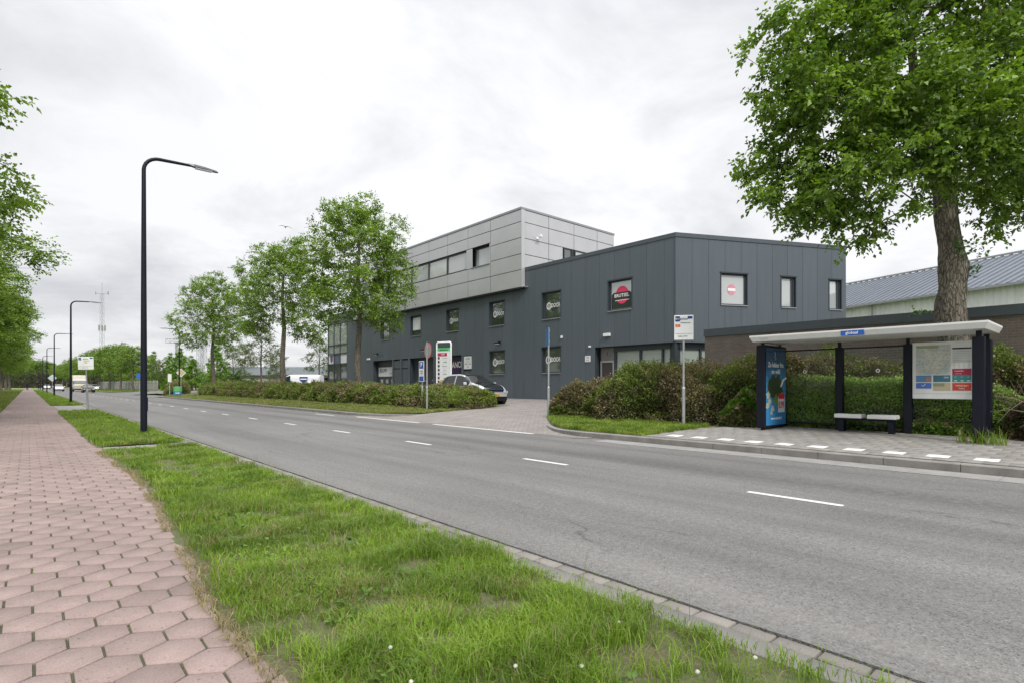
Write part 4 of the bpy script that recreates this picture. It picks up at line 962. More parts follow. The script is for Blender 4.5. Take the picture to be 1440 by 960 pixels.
def b_dback(t):
    z=2.35; mb=MB(); mb.add([(-.55,-.05,z),(0,-.05,z-.55),(.55,-.05,z),(0,-.05,z+.55),(-.55,-.035,z),(0,-.035,z-.55),(.55,-.035,z),(0,-.035,z+.55)],[(0,1,2,3),(4,5,6,7)]); mb.build('sign_board',pbr('pale_blue_back',(.45,.53,.55),.5),t)
tsign('priority_sign','pale grey back of a diamond sign in the left verge between distant lamps',(2.75,108,.03),-5,2.9,b_dback)
def b_small(t):
    mb=MB(); mb.box(-.18,.18,-.05,-.03,1.5,2.4); mb.build('sign_board',M_white,t)
tsign('small_sign','narrow white plate on a thin pole left of the green and blue bin',(11.9,71.5,.15),0,2.5,b_small)
def b_bluer(t):
    mb=MB(); mb.disc((0,-.05,2.6),(0,-1,0),.45,20,0,.01); mb.build('sign_disc',M_blue,t)
x_,y_=view_pos(196,88); tsign('blue_round_sign','small round blue traffic sign at the side road',(x_,y_,.15),-10,3.0,b_bluer)
# bin
t=thing('litter_bin','round litter bin painted green above and blue below at the far lamp','bin',(12.35,69.6,.13))
mb=MB(); mb.tube((0,0,0),(0,0,.12),.36,.40,20,2); mb.tube((0,0,.12),(0,0,.5),.40,.42,20,0); mb.tube((0,0,.5),(0,0,.95),.42,.42,20,1); mb.tube((0,0,.95),(0,0,1.02),.36,.34,20,1)
mb.build('bin_body',[flat('bin_blue',(.03,.22,.42)),flat('bin_green',(.12,.38,.14)),flat('bin_foot',(.25,.38,.25))],t,(12.35,69.6,.13,0))
mb=MB(); mb.box(-.3,.1,-.43,-.40,.25,.36); mb.build('bin_wave',M_pale,t,(12.35,69.6,.13,0))
# totem
t=thing('company_totem','tall white framed totem board listing companies beside the parked car','sign board',(17,24.9,.3))
TF=(17,24.9,.3,-68)
mb=MB(); 
mb.path([(-.46,0,-.1),(-.46,0,3.21),(-.445,0,3.27),(-.39,0,3.31),(.39,0,3.31),(.445,0,3.27),(.46,0,3.21),(.46,0,-.1)],.045,8); mb.build('frame',M_white,t,TF)
mb=MB(); mb.box(-.41,.41,-.02,.02,.1,3.0); pn=mb.build('board',M_pale,t,TF)
card(pn,TF,-.40,.40,2.83,3.0,flat('totem_green',(.10,.50,.18)),-.024,'green_header'); text('BEDRIJVEN',.11,M_txtk,pn,TF,0,-.028,2.90,bold=.01)
card(pn,TF,-.38,.22,2.56,2.74,flat('crimson',(.40,.02,.07)),-.024,'red_header'); text('1000',.12,M_txtw,pn,TF,-.05,-.028,2.65)
for i in range(11):
    card(pn,TF,-.38,-.26,2.40-i*.215,2.53-i*.215,M_txtk,-.024,'house_number')
    if i==6: card(pn,TF,-.22,.38,2.38-i*.215,2.56-i*.215,flat('totem_orange',(.60,.28,.08)),-.024,'company_strip')
    elif i in(7,8): card(pn,TF,-.12+.25*(i==7),.1+.25*(i==7),2.42-i*.215,2.5-i*.215,M_txtk,-.024,'company_strip')
    else: text(['drukwerk','autolak','bouw bv','sport','klussen','tegels','','','','opslag','verhuur'][i],.09,M_txtk if i%3 else M_galv,pn,TF,.08,-.026,2.46-i*.215)
    card(pn,TF,-.4,.4,2.355-i*.215,2.36-i*.215,M_galv,-.024,'rule')

# ---------------- vehicles ----------------
def interp(xs,keys):
    k=np.array(keys,dtype=float); return np.stack([np.interp(xs,k[:,0],k[:,i]) for i in range(1,k.shape[1])],1)
def smooth(a,n=1):
    for _ in range(n):
        b=a.copy(); b[1:-1]=(a[:-2]+2*a[1:-1]+a[2:])/4; a=b
    return a
def car(label,cat,L,W,zbelt,ztop,win,paint,top=None,z0=.22,wr=.33,wheels=(.75,3.3),name='parked_car',front=None,plate=None,windows=True,pill=(),roofw=.72,box=False):
    """nose at y=0 pointing -Y, tail at y=L. zbelt/ztop: key lists (t,z); win=(a,b,c,d): hood end, roof start, roof end, tail glass end; side glass span"""
    t=thing(name,label,cat); n=44
    ys=np.linspace(0,L,n); zb=smooth(interp(ys,zbelt)[:,0]); zt=smooth(interp(ys,ztop)[:,0],1 if box else 2)
    e=np.minimum(ys,L-ys); tap=1-.16*np.exp(-(e/ (.22 if not box else .08))**1.2)-.05*np.exp(-(e/.8)**2); w2=W/2*tap
    rings=[]
    for i in range(n):
        w_,b,z=w2[i],zb[i],max(zt[i],zb[i]+.015); cab=min(1,(z-b)/.4); rw=w_*(roofw*cab+.9*(1-cab)); nz=z0+.10*math.exp(-(e[i]/.25)**2)
        rings.append([(w_*.86,nz),(w_*.98,nz+.1),(w_,nz+.35*(b-nz)),(w_*1.0,nz+.62*(b-nz)),(w_*.985,b-.06),(w_*.95,b),(w_*.95+(rw-w_*.95)*.5,b+(z-b)*.48),(rw,b+(z-b)*.88),(rw*.88,z-.012*cab),(rw*.5,z),(0,z+.01)])
    m=len(rings[0]); parts={'body':([],[]),'glass':([],[]),'top':([],[])}
    def vid(key,i,j,s,cache={}): pass
    V=[];idx={}
    for i in range(n):
        for s in (-1,1):
            for j,(x,z) in enumerate(rings[i]): idx[(i,j,s)]=len(V); V.append((s*x,ys[i],z))
    G={'body':[],'glass':[],'top':[]}
    A,B,Cc,D,S0,S1=win
    for i in range(n-1):
        ym=(ys[i]+ys[i+1])/2
        for s in (-1,1):
            for j in range(m-1):
                f=(idx[(i,j,s)],idx[(i+1,j,s)],idx[(i+1,j+1,s)],idx[(i,j+1,s)])
                k='body'
                if windows and zt[i]-zb[i]>.05:
                    if j in (5,6) and S0<ym<S1 and not any(abs(ym-p)<L/n*.6 for p in pill): k='glass'
                    if j>=7 and A<ym<B: k='glass'
                    if j>=7 and Cc<ym<D: k='glass'
                if k=='body' and j>=8 and top is not None: k='top'
                G[k].append(f)
    def sub(key,mat,nm,par,off=0):
        fs=G[key]; 
        if not fs: return None
        used=sorted({v for f in fs for v in f}); mp={v:i for i,v in enumerate(used)}; mb=MB(); mb.add([V[u] for u in used],[tuple(mp[v] for v in f) for f in fs],0,True)
        return mb.build(nm,mat,par)
    body=sub('body',paint,'body',t)
    sub('glass',M_carglass,'windows',t)
    if top is not None: sub('top',top,'roof_and_bonnet',t)
    # closed ends + underside
    mb=MB()
    for i in (0,n-1):
        ring=[(x,ys[i],z) for x,z in rings[i]]; loop=ring+[(-x,y,z) for x,y,z in ring[::-1]]; mb.add(loop,[tuple(range(len(loop)))])
    mb.build('bumper',paint,t)
    mb=MB(); mb.box(-W*.42,W*.42,.12,L-.12,z0-.03,z0+.12); mb.box(-W*.40,W*.40,-.012,.1,z0+.0,z0+.2,bev=.01); mb.build('underbody',M_blackp,t)
    for yw in wheels:
        for s in (-1,1):
            mb=MB(); mb.tube((s*(W/2+.004),yw,wr),(s*(W/2-.25),yw,wr),wr+.055,n=24,smooth=False); mb.build('wheel_arch',M_blackp,t)
            mb=MB(); mb.tube((s*(W/2+.012),yw,wr),(s*(W/2-.17),yw,wr),wr,n=24,smooth=False); wh=mb.build('wheel',M_black,t)
            mb=MB(); mb.disc((s*(W/2+.016),yw,wr),(s,0,0),wr*.72,20)
            mb.build('rim',M_galv,wh)
    for s in (-1,1):
        mb=MB(); zz_=float(np.interp(.1,ys,zb)); mb.box(s*W*.28,s*W*.44,-.02,.16,zz_-.2,zz_-.06,bev=.02); mb.build('headlight',M_glsky if not front else front,t)
        mb=MB(); zz_=float(np.interp(L-.1,ys,zb)); mb.box(s*W*.30,s*W*.46,L-.1,L+.015,zz_-.3,zz_-.05,bev=.02); mb.build('tail_light',M_red,t)
        ym=A+.35*(B-A); zz_=float(np.interp(ym,ys,zb)); mb=MB(); mb.box(s*(W/2-.02),s*(W/2+.18),ym,ym+.1,zz_+.03,zz_+.17,bev=.03); mb.build('side_mirror',paint,t)
    mb=MB(); mb.box(-.26,.26,-.03,-.005,z0+.22,z0+.33); pl=mb.build('number_plate',flat('plate_yellow',(.62,.40,.05)),t)
    if plate: text(plate,.1,M_txtk,pl,(0,0,0,0),0,-.034,z0+.275,bold=.01)
    return t
M_silver=pbr('silver_paint',(.52,.54,.58),.28,.45,.03,1,coat=.6); M_bk=pbr('black_paint',(.01,.011,.013),.12,0,.05,1,coat=1)
M_whp=pbr('white_car_paint',(.68,.69,.70),.22,0,.03,1,coat=.6); M_dkc=pbr('dark_car_paint',(.02,.025,.03),.2,.2,.05,1,coat=.8)
zbelt=[(0,.62),(.1,.80),(.5,.92),(1.0,.98),(1.9,.93),(2.6,.86),(3.1,1.0),(3.75,1.05),(4,.9)]
ztop=[(0,.64),(.08,.84),(.4,.98),(.95,1.08),(1.85,1.52),(2.3,1.58),(3.1,1.56),(3.7,1.42),(3.9,1.1),(4,.92)]
c1=car('silver and black electric hatchback parked in front of the office, behind the hedge','car',4.0,1.78,zbelt,ztop,(.98,1.78,3.68,3.95,1.25,3.7),M_silver,top=M_bk,wr=.35,wheels=(.62,3.25),plate='5-ZBR-20',pill=(2.5,))
mb=MB()
for s in (-1,1):
    F_=[(s*.06,-.022,.80),(s*.38,-.022,.80),(s*.42,-.022,.74),(s*.38,-.022,.66),(s*.08,-.022,.66),(s*.04,-.022,.73)]; mb.add(F_,[tuple(range(6))]); mb.add([(x*1.0,y-.004,.66+(z-.66)*.7+.02) for x,y,z in F_],[tuple(range(6))],1)
mb.build('grille',[M_blue,M_blackp],c1,(0,0,0,0)); 
c1.location=(17.55,21.1,tz(17.5)+.004)
vb=[(0,.75),(.2,1.0),(.9,1.1),(1.6,1.2),(5,1.2),(5.2,1.1)]; vt=[(0,.78),(.15,1.05),(.85,1.22),(1.6,1.95),(2.0,2.08),(5,2.08),(5.2,2.0)]
v1=car('white delivery van with blue shield emblem parked behind the long hedge','van',5.2,1.95,vb,vt,(.9,1.6,9,9,1.2,2.0),M_whp,name='delivery_van',roofw=.86,box=True,wheels=(.9,4.1))
x_,y_=view_pos(387,61); 
mb=MB(); 
for s in (1,):
    xx=s*1.0; mb.add([(xx,3.1,1.85),(xx,4.0,1.85),(xx,3.97,1.5),(xx,3.55,1.12),(xx,3.13,1.5)],[(0,1,2,3,4)])
em=mb.build('shield_emblem',M_navy,v1,(0,0,0,0)); mb=MB(); mb.add([(1.004,3.2,1.66),(1.004,3.9,1.66),(1.004,3.9,1.54),(1.004,3.2,1.54)],[(0,1,2,3)]); mb.build('emblem_band',M_txtw,em,(0,0,0,0))
mb=MB(); mb.add([(1.0,1.95,1.5),(1.0,2.1,1.6),(1.0,2.15,1.3),(1.0,2.0,1.2)],[(0,1,2,3)]); mb.build('side_mark',M_navy,v1,(0,0,0,0))
v1.location=(x_,y_,.36); v1.rotation_euler=(0,0,R(228))   # nose to the left of view
hb_=[(0,.6),(.15,.8),(1.1,.9),(2.5,.92),(3.8,.98),(4.3,.8)]; ht=[(0,.62),(.12,.83),(1.0,.97),(1.9,1.42),(2.8,1.46),(3.6,1.25),(4.2,.98),(4.3,.82)]
def hatch(lab,paint,group=None,nm='parked_car'):
    t=car(lab,'car',4.3,1.75,hb_,ht,(1.05,1.85,3.2,4.0,1.4,3.6),paint,name=nm,pill=(2.5,)); 
    if group: t['group']=group
    return t
d1=hatch('dark car parked beside the glazed end of the office block',M_dkc); x_,y_=view_pos(440,62); d1.location=(x_,y_,.42); d1.rotation_euler=(0,0,R(235))
d2=copy_tree(d1); d2['label']='small grey car roof behind the hedge left of the white van'; x_,y_=view_pos(352,66); d2.location=(x_,y_,.25); d2.rotation_euler=(0,0,R(228))
w1=hatch('white car driving towards the camera in the near lane, left of the first lamps',M_whp,None,'driving_car'); w1.location=(4.9,150,0)
k1=hatch('dark blue car with white bonnet in the far lane behind the left bus stop sign',M_dkc,None,'driving_car'); k1.location=(8.0,121,0); k1.rotation_euler=(0,0,R(0))
mb=MB(); mb.box(-.8,.8,.1,1.0,.93,1.0,bev=.02); mb.build('bonnet',M_whp,k1,(8.0,121,0,0))
w2=copy_tree(w1); w2['label']='white car parked at the roadside just beyond the dark blue car'; w2.location=(10.9,150,.02)
w3=copy_tree(w1); w3['label']='farthest white car on the road at the end of the row of lamps'; w3.location=(4.7,235,0)
tr=car('beige box truck driving in the far lane behind the left bus stop sign','truck',7,2.4,[(0,1.2),(.2,1.4),(1.4,1.5),(1.6,1.2),(7,1.2)],[(0,1.25),(.2,1.7),(1.2,2.4),(1.6,2.5),(1.75,3.35),(7,3.35)],(.2,1.0,99,99,.4,1.3),pbr('beige_box',(.45,.42,.36),.5),name='box_truck',roofw=.98,box=True,wheels=(1.0,5.4),wr=.45,z0=.4)
tr.location=(8.0,142,0)

# cyclist far down the path
bk=thing('bicycle','dark bicycle ridden by the distant cyclist on the pink path','bicycle',(0,0,0))
for yw in (0,1.05):
    mb=MB(); pts=[(0,yw+.33*math.cos(a),.34+.33*math.sin(a)) for a in np.linspace(0,2*math.pi,21)]; mb.path(pts,.02,6,cap=False); mb.build('wheel',M_black,bk)
mb=MB(); mb.path([(0,1.05,.34),(0,.55,.32),(0,.15,.75),(0,.45,.85),(0,1.05,.34)],.018,6); mb.path([(0,0,.34),(0,.12,.95)],.018,6); mb.path([(0,.62,.33),(0,.5,.95)],.018,6); mb.build('frame',M_blackp,bk)
mb=MB(); mb.path([(-.28,.2,1.02),(0,.1,1.0),(.28,.2,1.02)],.015,6); mb.build('handlebar',M_blackp,bk); mb=MB(); mb.box(-.07,.07,.4,.64,.94,.99,bev=.02); mb.build('saddle',M_blackp,bk)
bk.location=(-.15,165,.03); bk.rotation_euler=(0,0,0)
def skin_body(name,V,E,Rr,mat,parent=None):
    me=bpy.data.meshes.new(name); me.from_pydata(V,E,[]); me.materials.append(mat); o=link(name,me,parent); md=o.modifiers.new('s','SKIN'); 
    for i,r in enumerate(Rr): me.skin_vertices[0].data[i].radius=(r,r)
    me.skin_vertices[0].data[0].use_root=True; sm=o.modifiers.new('u','SUBSURF'); sm.levels=1; sm.render_levels=1; return o
V=[(0,.52,1.0),(0,.45,1.25),(0,.36,1.5),(0,.33,1.6),(0,.31,1.74),(-.18,.38,1.46),(-.24,.32,1.2),(-.26,.2,1.04),(.18,.38,1.46),(.24,.32,1.2),(.26,.2,1.04),(-.1,.5,.95),(-.12,.25,.72),(-.12,.45,.32),(.1,.5,.95),(.12,.3,.62),(.12,.5,.2)]
E=[(0,1),(1,2),(2,3),(3,4),(2,5),(5,6),(6,7),(2,8),(8,9),(9,10),(0,11),(11,12),(12,13),(0,14),(14,15),(15,16)]
me=bpy.data.meshes.new('person'); me.from_pydata(V,E,[]); me.materials.append(pbr('dark_clothes',(.03,.035,.05),.8)); me.update()
pe=link('person',me); tag(pe,'distant cyclist in dark clothes riding towards the camera on the pink path','person'); pe.modifiers.new('s','SKIN')
if not me.skin_vertices:
    pass
for sv in me.skin_vertices:
    for i,r in enumerate([.16,.15,.15,.06,.11,.07,.05,.04,.07,.05,.04,.10,.08,.05,.10,.08,.05]): sv.data[i].radius=(r,r)
    sv.data[0].use_root=True
pe.modifiers.new('u','SUBSURF').levels=1; pe.location=(-.15,165,.03)
# gull
t=thing('gull','dark gull gliding with spread wings in the grey sky','bird',(0,0,0))
mb=MB(); mb.path([(0,-.22,0),(0,-.12,.02),(0,.05,.02),(0,.25,0)],[.02,.06,.07,.02],8); mb.add([(-.05,.2,0),(.05,.2,0),(.09,.38,.0),(-.09,.38,.0)],[(0,1,2,3)])
for s in (-1,1):
    pts=[(0,-.06,.03),(s*.3,-.12,.10),(s*.62,.02,.06),(s*.78,.16,.02)]; ch=[.2,.16,.09,.01]
    for (a,ca),(b,cb_) in zip(zip(pts,ch),zip(pts[1:],ch[1:])):
        mb.add([a,b,(b[0],b[1]+cb_,b[2]),(a[0],a[1]+ca,a[2]),(a[0],a[1]+ca*.4,a[2]+.02),(b[0],b[1]+cb_*.4,b[2]+.015)],[(0,1,5,4),(4,5,2,3),(0,1,2,3)])
mb.build('gull_body',pbr('gull_dark',(.10,.10,.11),.8),t)
x_,y_=view_pos(401,66); t.location=(x_,y_,hz(319.5,66)); t.rotation_euler=(R(-6),R(8),R(-30))

# ---------------- background structures ----------------
x_,y_=view_pos(420,95); t=thing('low_warehouse','low cream building with long grey pitched roof seen between the tree trunks','building',(x_,y_,.3))
WF=(x_,y_,.3,-HEAD)
mb=MB(); wall_grid(mb,28,0,2.9,[(12.0,13.6,.4,2.3,.5),(17.5,20.5,.3,2.3,.5),(21.2,22.6,.4,2.3,.5)]); 
for v in range(len(mb.v)): mb.v[v]=(mb.v[v][0]-14,mb.v[v][1],mb.v[v][2])
mb.build('front_wall',[pbr('cream_wall',(.42,.39,.34),.8),M_black],t,WF)
mb=MB(); mb.box(-14,14,.5,9,0,2.85); mb.build('core',M_black,t,WF)
mb=MB(); mb.add([(-14.3,-.5,2.75),(14.3,-.5,2.75),(14.3,5,4.3),(-14.3,5,4.3),(14.3,10,2.75),(-14.3,10,2.75)],[(0,1,2,3),(3,2,4,5)]); mb.box(-14.3,14.3,-.55,-.49,2.6,2.78); mb.build('roof',pbr('slate_roof',(.10,.115,.12),.7,0,.15,2),t,WF)
x_,y_=view_pos(232,160); t=thing('brick_house','small brown gabled house half hidden behind trees at the side road','house',(x_,y_,.3))
HFm=(x_,y_,.3,-60); mb=MB(); mb.box(-4,4,0,8,0,2.0); mb.add([(-4,0,2),(4,0,2),(0,0,4.6)],[(0,1,2)]); mb.build('wall',pbr('house_brick',(.26,.19,.15),.9),t,HFm)
mb=MB(); mb.add([(-4.3,-.3,1.85),(0,-.3,4.75),(0,8.3,4.75),(-4.3,8.3,1.85),(4.3,-.3,1.85),(4.3,8.3,1.85)],[(0,1,2,3),(1,4,5,2)]); mb.build('roof',pbr('house_roof',(.22,.15,.12),.8),t,HFm)
# pale fence
def fence(label,p0,p1,h,mat,step=2.4,base=.15,nm='fence'):
    t=thing(nm,label,'fence',(p0[0],p0[1],base)); L=math.hypot(p1[0]-p0[0],p1[1]-p0[1]); ang=math.degrees(math.atan2(p1[1]-p0[1],p1[0]-p0[0])); Fq=(p0[0],p0[1],base,ang)
    n=int(L/step); mb=MB()
    for i in range(int(L/.15)): mb.box(i*.15,i*.15+.13,-.012,.012,.08,h+.02*math.sin(i*2.1))
    mb.box(0,L,.013,.05,.3,.38); mb.box(0,L,.013,.05,h-.4,h-.32); mb.build('boards',mat,t,Fq)
    for i in range(n+1): mb=MB(); mb.box(i*step-.04,i*step+.04,.051,.13,-.1,h+.08); mb.build('post',mat,t,Fq)
    return t
M_fence=pbr('weathered_fence',(.33,.33,.32),.85,0,.25,2)
a=view_pos(222,104); b=view_pos(138,140); fence('pale grey plank fence behind the roadside trees beyond the side road',(a[0],a[1]),(b[0],b[1]),2.0,M_fence)
M_steel=pbr('mast_steel',(.34,.35,.37),.5,.3)
def lattice(nm,label,px,d,top_px,w_,cat='mast',extra=None,base=.3,n=14,r=.03):
    x_,y_=view_pos(px,d); H=hz(top_px,d)-base; t=thing(nm,label,cat,(x_,y_,base)); Fq=(x_,y_,base,-HEAD)
    mb=MB(); hw=w_/2
    for sx in (-1,1):
        for sy in (-1,1): mb.tube((sx*hw,sy*hw,0),(sx*hw*.7,sy*hw*.7,H),r,n=5)
    for i in range(n):
        z0,z1=H*i/n,H*(i+1)/n; k0,k1=hw*(1-.3*i/n),hw*(1-.3*(i+1)/n); s=1 if i%2 else -1
        for q in (-1,1): mb.tube((-s*k0,q*k0,z0),(s*k1,q*k1,z1),r*.6,n=4); mb.tube((q*k0,-s*k0,z0),(q*k1,s*k1,z1),r*.6,n=4)
    mb.build('lattice',M_steel,t,Fq)
    if extra: extra(t,Fq,H,hw)
    return t
def ex_tel(t,Fq,H,hw):
    for z,nm in ((H*.63,'antenna_cluster'),):
        mb=MB()
        for k in range(6): a=2*math.pi*k/6; mb.box(1.5*math.cos(a)-.25,1.5*math.cos(a)+.25,1.5*math.sin(a)-.2,1.5*math.sin(a)+.2,z-1.5,z+1.5)
        mb.build(nm,M_galv,t,Fq)
    mb=MB(); mb.tube((0,0,H),(0,0,H+6),.1,n=6); mb.box(-3.5,3.6,-.06,.06,H-.1,H+.1); mb.box(-3.6,-3.3,-.2,.2,H-.5,H+1); mb.box(3.2,3.5,-.3,.3,H-.6,H+1.2); mb.build('antenna',M_steel,t,Fq)
lattice('telecom_mast','tall thin telecom mast with antennas rising above the far trees',143.5,300,413,1.7,extra=ex_tel,n=26,r=.07)
lattice('lattice_mast','left one of two thin lattice masts beside the green pyramid tree',281,118,398,.9,n=26,r=.05)
lattice('lattice_mast','right one of two thin lattice masts beside the green pyramid tree',287,112,470,.9,n=14,r=.05)
def ex_g(t,Fq,H,hw):
    mb=MB()
    for z in (H,H+1.1): mb.tube((-2.9,0,z),(2.9,0,z),.09,n=5)
    for i in range(6): x=-2.9+i*1.16; mb.tube((x,0,H),(x,0,H+1.1),.06,n=4); 
    for i in range(5): x=-2.9+i*1.16; mb.tube((x,0,H if i%2 else H+1.1),(x+1.16,0,H+1.1 if i%2 else H),.05,n=4)
    mb.build('cross_frame',M_galv,t,Fq)
lattice('floodlight_mast','mast with a wide horizontal lattice frame on top behind the far street lamp',248,150,482,.5,extra=ex_g,r=.06)
# ---------------- vegetation ----------------
def leaf_mesh(name,C,D,S,wr,cols,mat,fold=.18,droop=0,rg=rng,updir=.6):
    """C base points, D leaf direction, S length"""
    n=len(C); D=unit(D); up=np.zeros((n,3)); up[:,2]=updir; up+=rg.normal(0,.55,(n,3)); side=unit(np.cross(D,up)); nrm=unit(np.cross(side,D))
    S=S[:,None]; tip=C+D*S; tip[:,2]-=droop*S[:,0]
    mid=C+D*S*.42; l=mid+side*S*wr+nrm*S*fold; r=mid-side*S*wr+nrm*S*fold
    V=np.empty((n,4,3)); V[:,0]=C; V[:,1]=l; V[:,2]=tip; V[:,3]=r
    return np_mesh(name,V.reshape(-1,3),np.arange(n*4),np.full(n,4),mat,np.repeat(cols,4,axis=0))
def leaf_cols(n,dark,light,rg=rng,clump=None,k=.55):
    t=rg.beta(2,2.2,n)[:,None]
    if clump is not None: t=t*(1-k)+k*clump[:,None]
    c=np.array(dark)*(1-t)+np.array(light)*t
    return np.clip(c*rg.normal(1,.08,(n,1)),.003,1)
def limbs(trunk,att,rg,step=.4,bias=.7):
    """trunk: list of (x,y,z,r). returns nodes, parents, radii"""
    P=[np.array(t[:3],float) for t in trunk]; par=[-1]+list(range(len(trunk)-1)); minr=[t[3] for t in trunk]
    top=P[-1]; order=np.argsort(np.linalg.norm(att-np.array([top[0],top[1],0])*[1,1,0]-np.array([0,0,trunk[-1][2]*.8]),axis=1))
    first=max(1,int(len(trunk)*.5))
    N_=[p for p in P]; 
    arr=np.zeros((60000,3)); arr[:len(N_)]=N_; cnt=len(N_); sel0=first
    for k in order:
        a=att[k]; d=arr[sel0:cnt]-a; dist=np.linalg.norm(d,axis=1); cost=dist+bias*np.maximum(0,d[:,2]+.25*dist)
        j=int(np.argmin(cost))+sel0; p=arr[j].copy(); L=np.linalg.norm(a-p); n=max(1,int(L/step)); prev=j
        sag=rg.normal(0,.06*L,3); 
        for i in range(1,n+1):
            t=i/n; q=p+(a-p)*t+sag*math.sin(math.pi*t); q[2]+=.10*L*math.sin(math.pi*t)
            arr[cnt]=q; par.append(prev); minr.append(0.006); prev=cnt; cnt+=1
    rad=np.zeros(cnt); deg=np.zeros(cnt)
    e=2.35; acc=np.zeros(cnt)
    for i in range(cnt-1,-1,-1):
        r=max(acc[i]**(1/e) if acc[i]>0 else .007,minr[i]); rad[i]=r
        if par[i]>=0: acc[par[i]]+=r**e*.97
    return arr[:cnt].copy(),par,rad
def limb_mesh(name,nodes,par,rad,ntrunk,mat,trunk_sides=18,seed=0,rmin=.0):
    mb=MB(); cnt=len(nodes); V=[];F=[];T=[]
    V_=[];idx=0
    def ring(p,d,r,n,nz=0):
        d=d/max(np.linalg.norm(d),1e-6); a=np.array([1.,0,0]) if abs(d[0])<.8 else np.array([0,1.,0]); u=np.cross(a,d); u/=np.linalg.norm(u); v=np.cross(d,u)
        t=np.arange(n)*2*np.pi/n; rr=r*np.ones(n)
        return p+(np.cos(t)*rr)[:,None]*u+(np.sin(t)*rr)[:,None]*v
    L=[];tot=[]
    for i in range(ntrunk,cnt):
        j=par[i]; 
        if rad[i]<rmin: continue
        n=7 if rad[i]>.04 else (5 if rad[i]>.015 else 3)
        r0=min(rad[j],rad[i]*1.25); d=nodes[i]-nodes[j]; b=len(V)
        pd=nodes[j]-nodes[par[j]] if par[j]>=0 and j>=ntrunk else d
        V+=list(ring(nodes[j]-d*.05,pd if np.dot(pd,d)>0 else d,r0,n)); V+=list(ring(nodes[i],d,rad[i],n))
        for k in range(n): L+=[b+k,b+(k+1)%n,b+n+(k+1)%n,b+n+k]; tot.append(4)
    me=np_mesh(name,np.array(V),L,tot,mat); me.polygons.foreach_set('use_smooth',[True]*len(me.polygons)); return me
def trunk_obj(name,trunk,mat,parent=None,bumps=1.0,seed=1,lim=None):
    pts=np.array([t[:3] for t in trunk],float); rr=np.array([t[3] for t in trunk]); t=np.arange(len(pts)); tt=np.linspace(0,len(pts)-1,len(pts)*7)
    P=np.stack([np.interp(tt,t,pts[:,k]) for k in range(3)],1); P=smooth(P,2); Rr=smooth(np.interp(tt,t,rr),2); n=28; V=[]
    for i in range(len(P)):
        for k in range(n):
            a=2*np.pi*k/n; f=1+bumps*(.10*(vnoise(3*math.cos(a)+9,P[i,2]*2.2+3*math.sin(a),1,seed)-.5)*2+.05*math.sin(a*9+2*math.sin(P[i,2]*1.7))+.05*(vnoise(a*5,P[i,2]*9,1,seed+1)-.5))
            V.append((P[i,0]+math.cos(a)*Rr[i]*f,P[i,1]+math.sin(a)*Rr[i]*f,P[i,2]))
    F=[(i*n+k,i*n+(k+1)%n,(i+1)*n+(k+1)%n,(i+1)*n+k) for i in range(len(P)-1) for k in range(n)]
    mb=MB(); mb.add(V,F,0,True)
    if lim:
        lm=limb_mesh('l',lim[0],lim[1],lim[2],len(trunk),M_barkb,rmin=lim[3]); mb.add([tuple(v.co) for v in lm.vertices],[tuple(p.vertices) for p in lm.polygons],1,True); bpy.data.meshes.remove(lm)
    return mb.build(name,[mat,M_barkb],parent)
def blob_points(blobs,n,rg,shell=.55):
    vol=np.array([b[3]*b[4]*b[5] for b in blobs]); vol=vol**.75; pick=rg.choice(len(blobs),n,p=vol/vol.sum()); B=np.array(blobs)[pick]
    d=unit(rg.normal(size=(n,3))); r=(shell+(1-shell)*rg.random(n))**.6
    r=rg.random(n)**(1/3); r=np.where(rg.random(n)<shell,.72+.28*rg.random(n),r)
    return B[:,:3]+d*B[:,3:6]*r[:,None]
def twig_leaves(att,center,rg,ntw=6,nlf=9,tl=.45,ls=.09,flat=.55):
    n=len(att); out=unit(att-center); C=[];D=[];idx=[]
    for a in range(ntw):
        d=unit(out*.6+rg.normal(0,.75,(n,3))*[1,1,.65]+[0,0,.08]); L=tl*rg.uniform(.5,1.25,n)
        s=unit(np.cross(d,rg.normal(size=(n,3))*.4+[0,0,1]))
        for k in range(nlf):
            t=(k+.7)/nlf; p=att+d*(L*t)[:,None]+rg.normal(0,.02,(n,3)); p[:,2]-=.10*L*t*t
            sg=1 if k%2 else -1
            C.append(p); D.append(unit(d*.55+s*sg*(.9 if k<nlf-1 else .1)+rg.normal(0,.28,(n,3))+[0,0,-.18])); idx.append(np.arange(n))
    return np.concatenate(C),np.concatenate(D),np.concatenate(idx)
def make_tree(name,label,trunk,blobs,ncl,seed,ls=.09,ntw=6,nlf=8,tl=.45,dark=(.022,.055,.010),light=(.085,.16,.028),cat='tree',step=.4,group=None,rmin=.0,extra=None,bark=None,bumps=1.0):
    rg=np.random.default_rng(seed); att=blob_points(blobs,ncl,rg)
    if extra is not None: att=np.concatenate([att,np.array(extra,float)])
    nodes,par,rad=limbs(trunk,att,rg,step)
    t=thing(name,label,cat,(0,0,0),group)
    tr=trunk_obj('trunk',trunk,bark or M_bark,t,bumps,seed,(nodes,par,rad,rmin))
    cen=np.mean(np.array([b[:3] for b in blobs]),axis=0)
    C,D,ix=twig_leaves(att,cen,rg,ntw,nlf,tl,ls)
    clump=rg.random(len(att)); S=ls*rg.uniform(.6,1.25,len(C))
    me=leaf_mesh('crown',C,D,S,.35,leaf_cols(len(C),dark,light,rg,clump[ix],.55),M_leaf,droop=.12,rg=rg)
    link('crown',me,t); return t
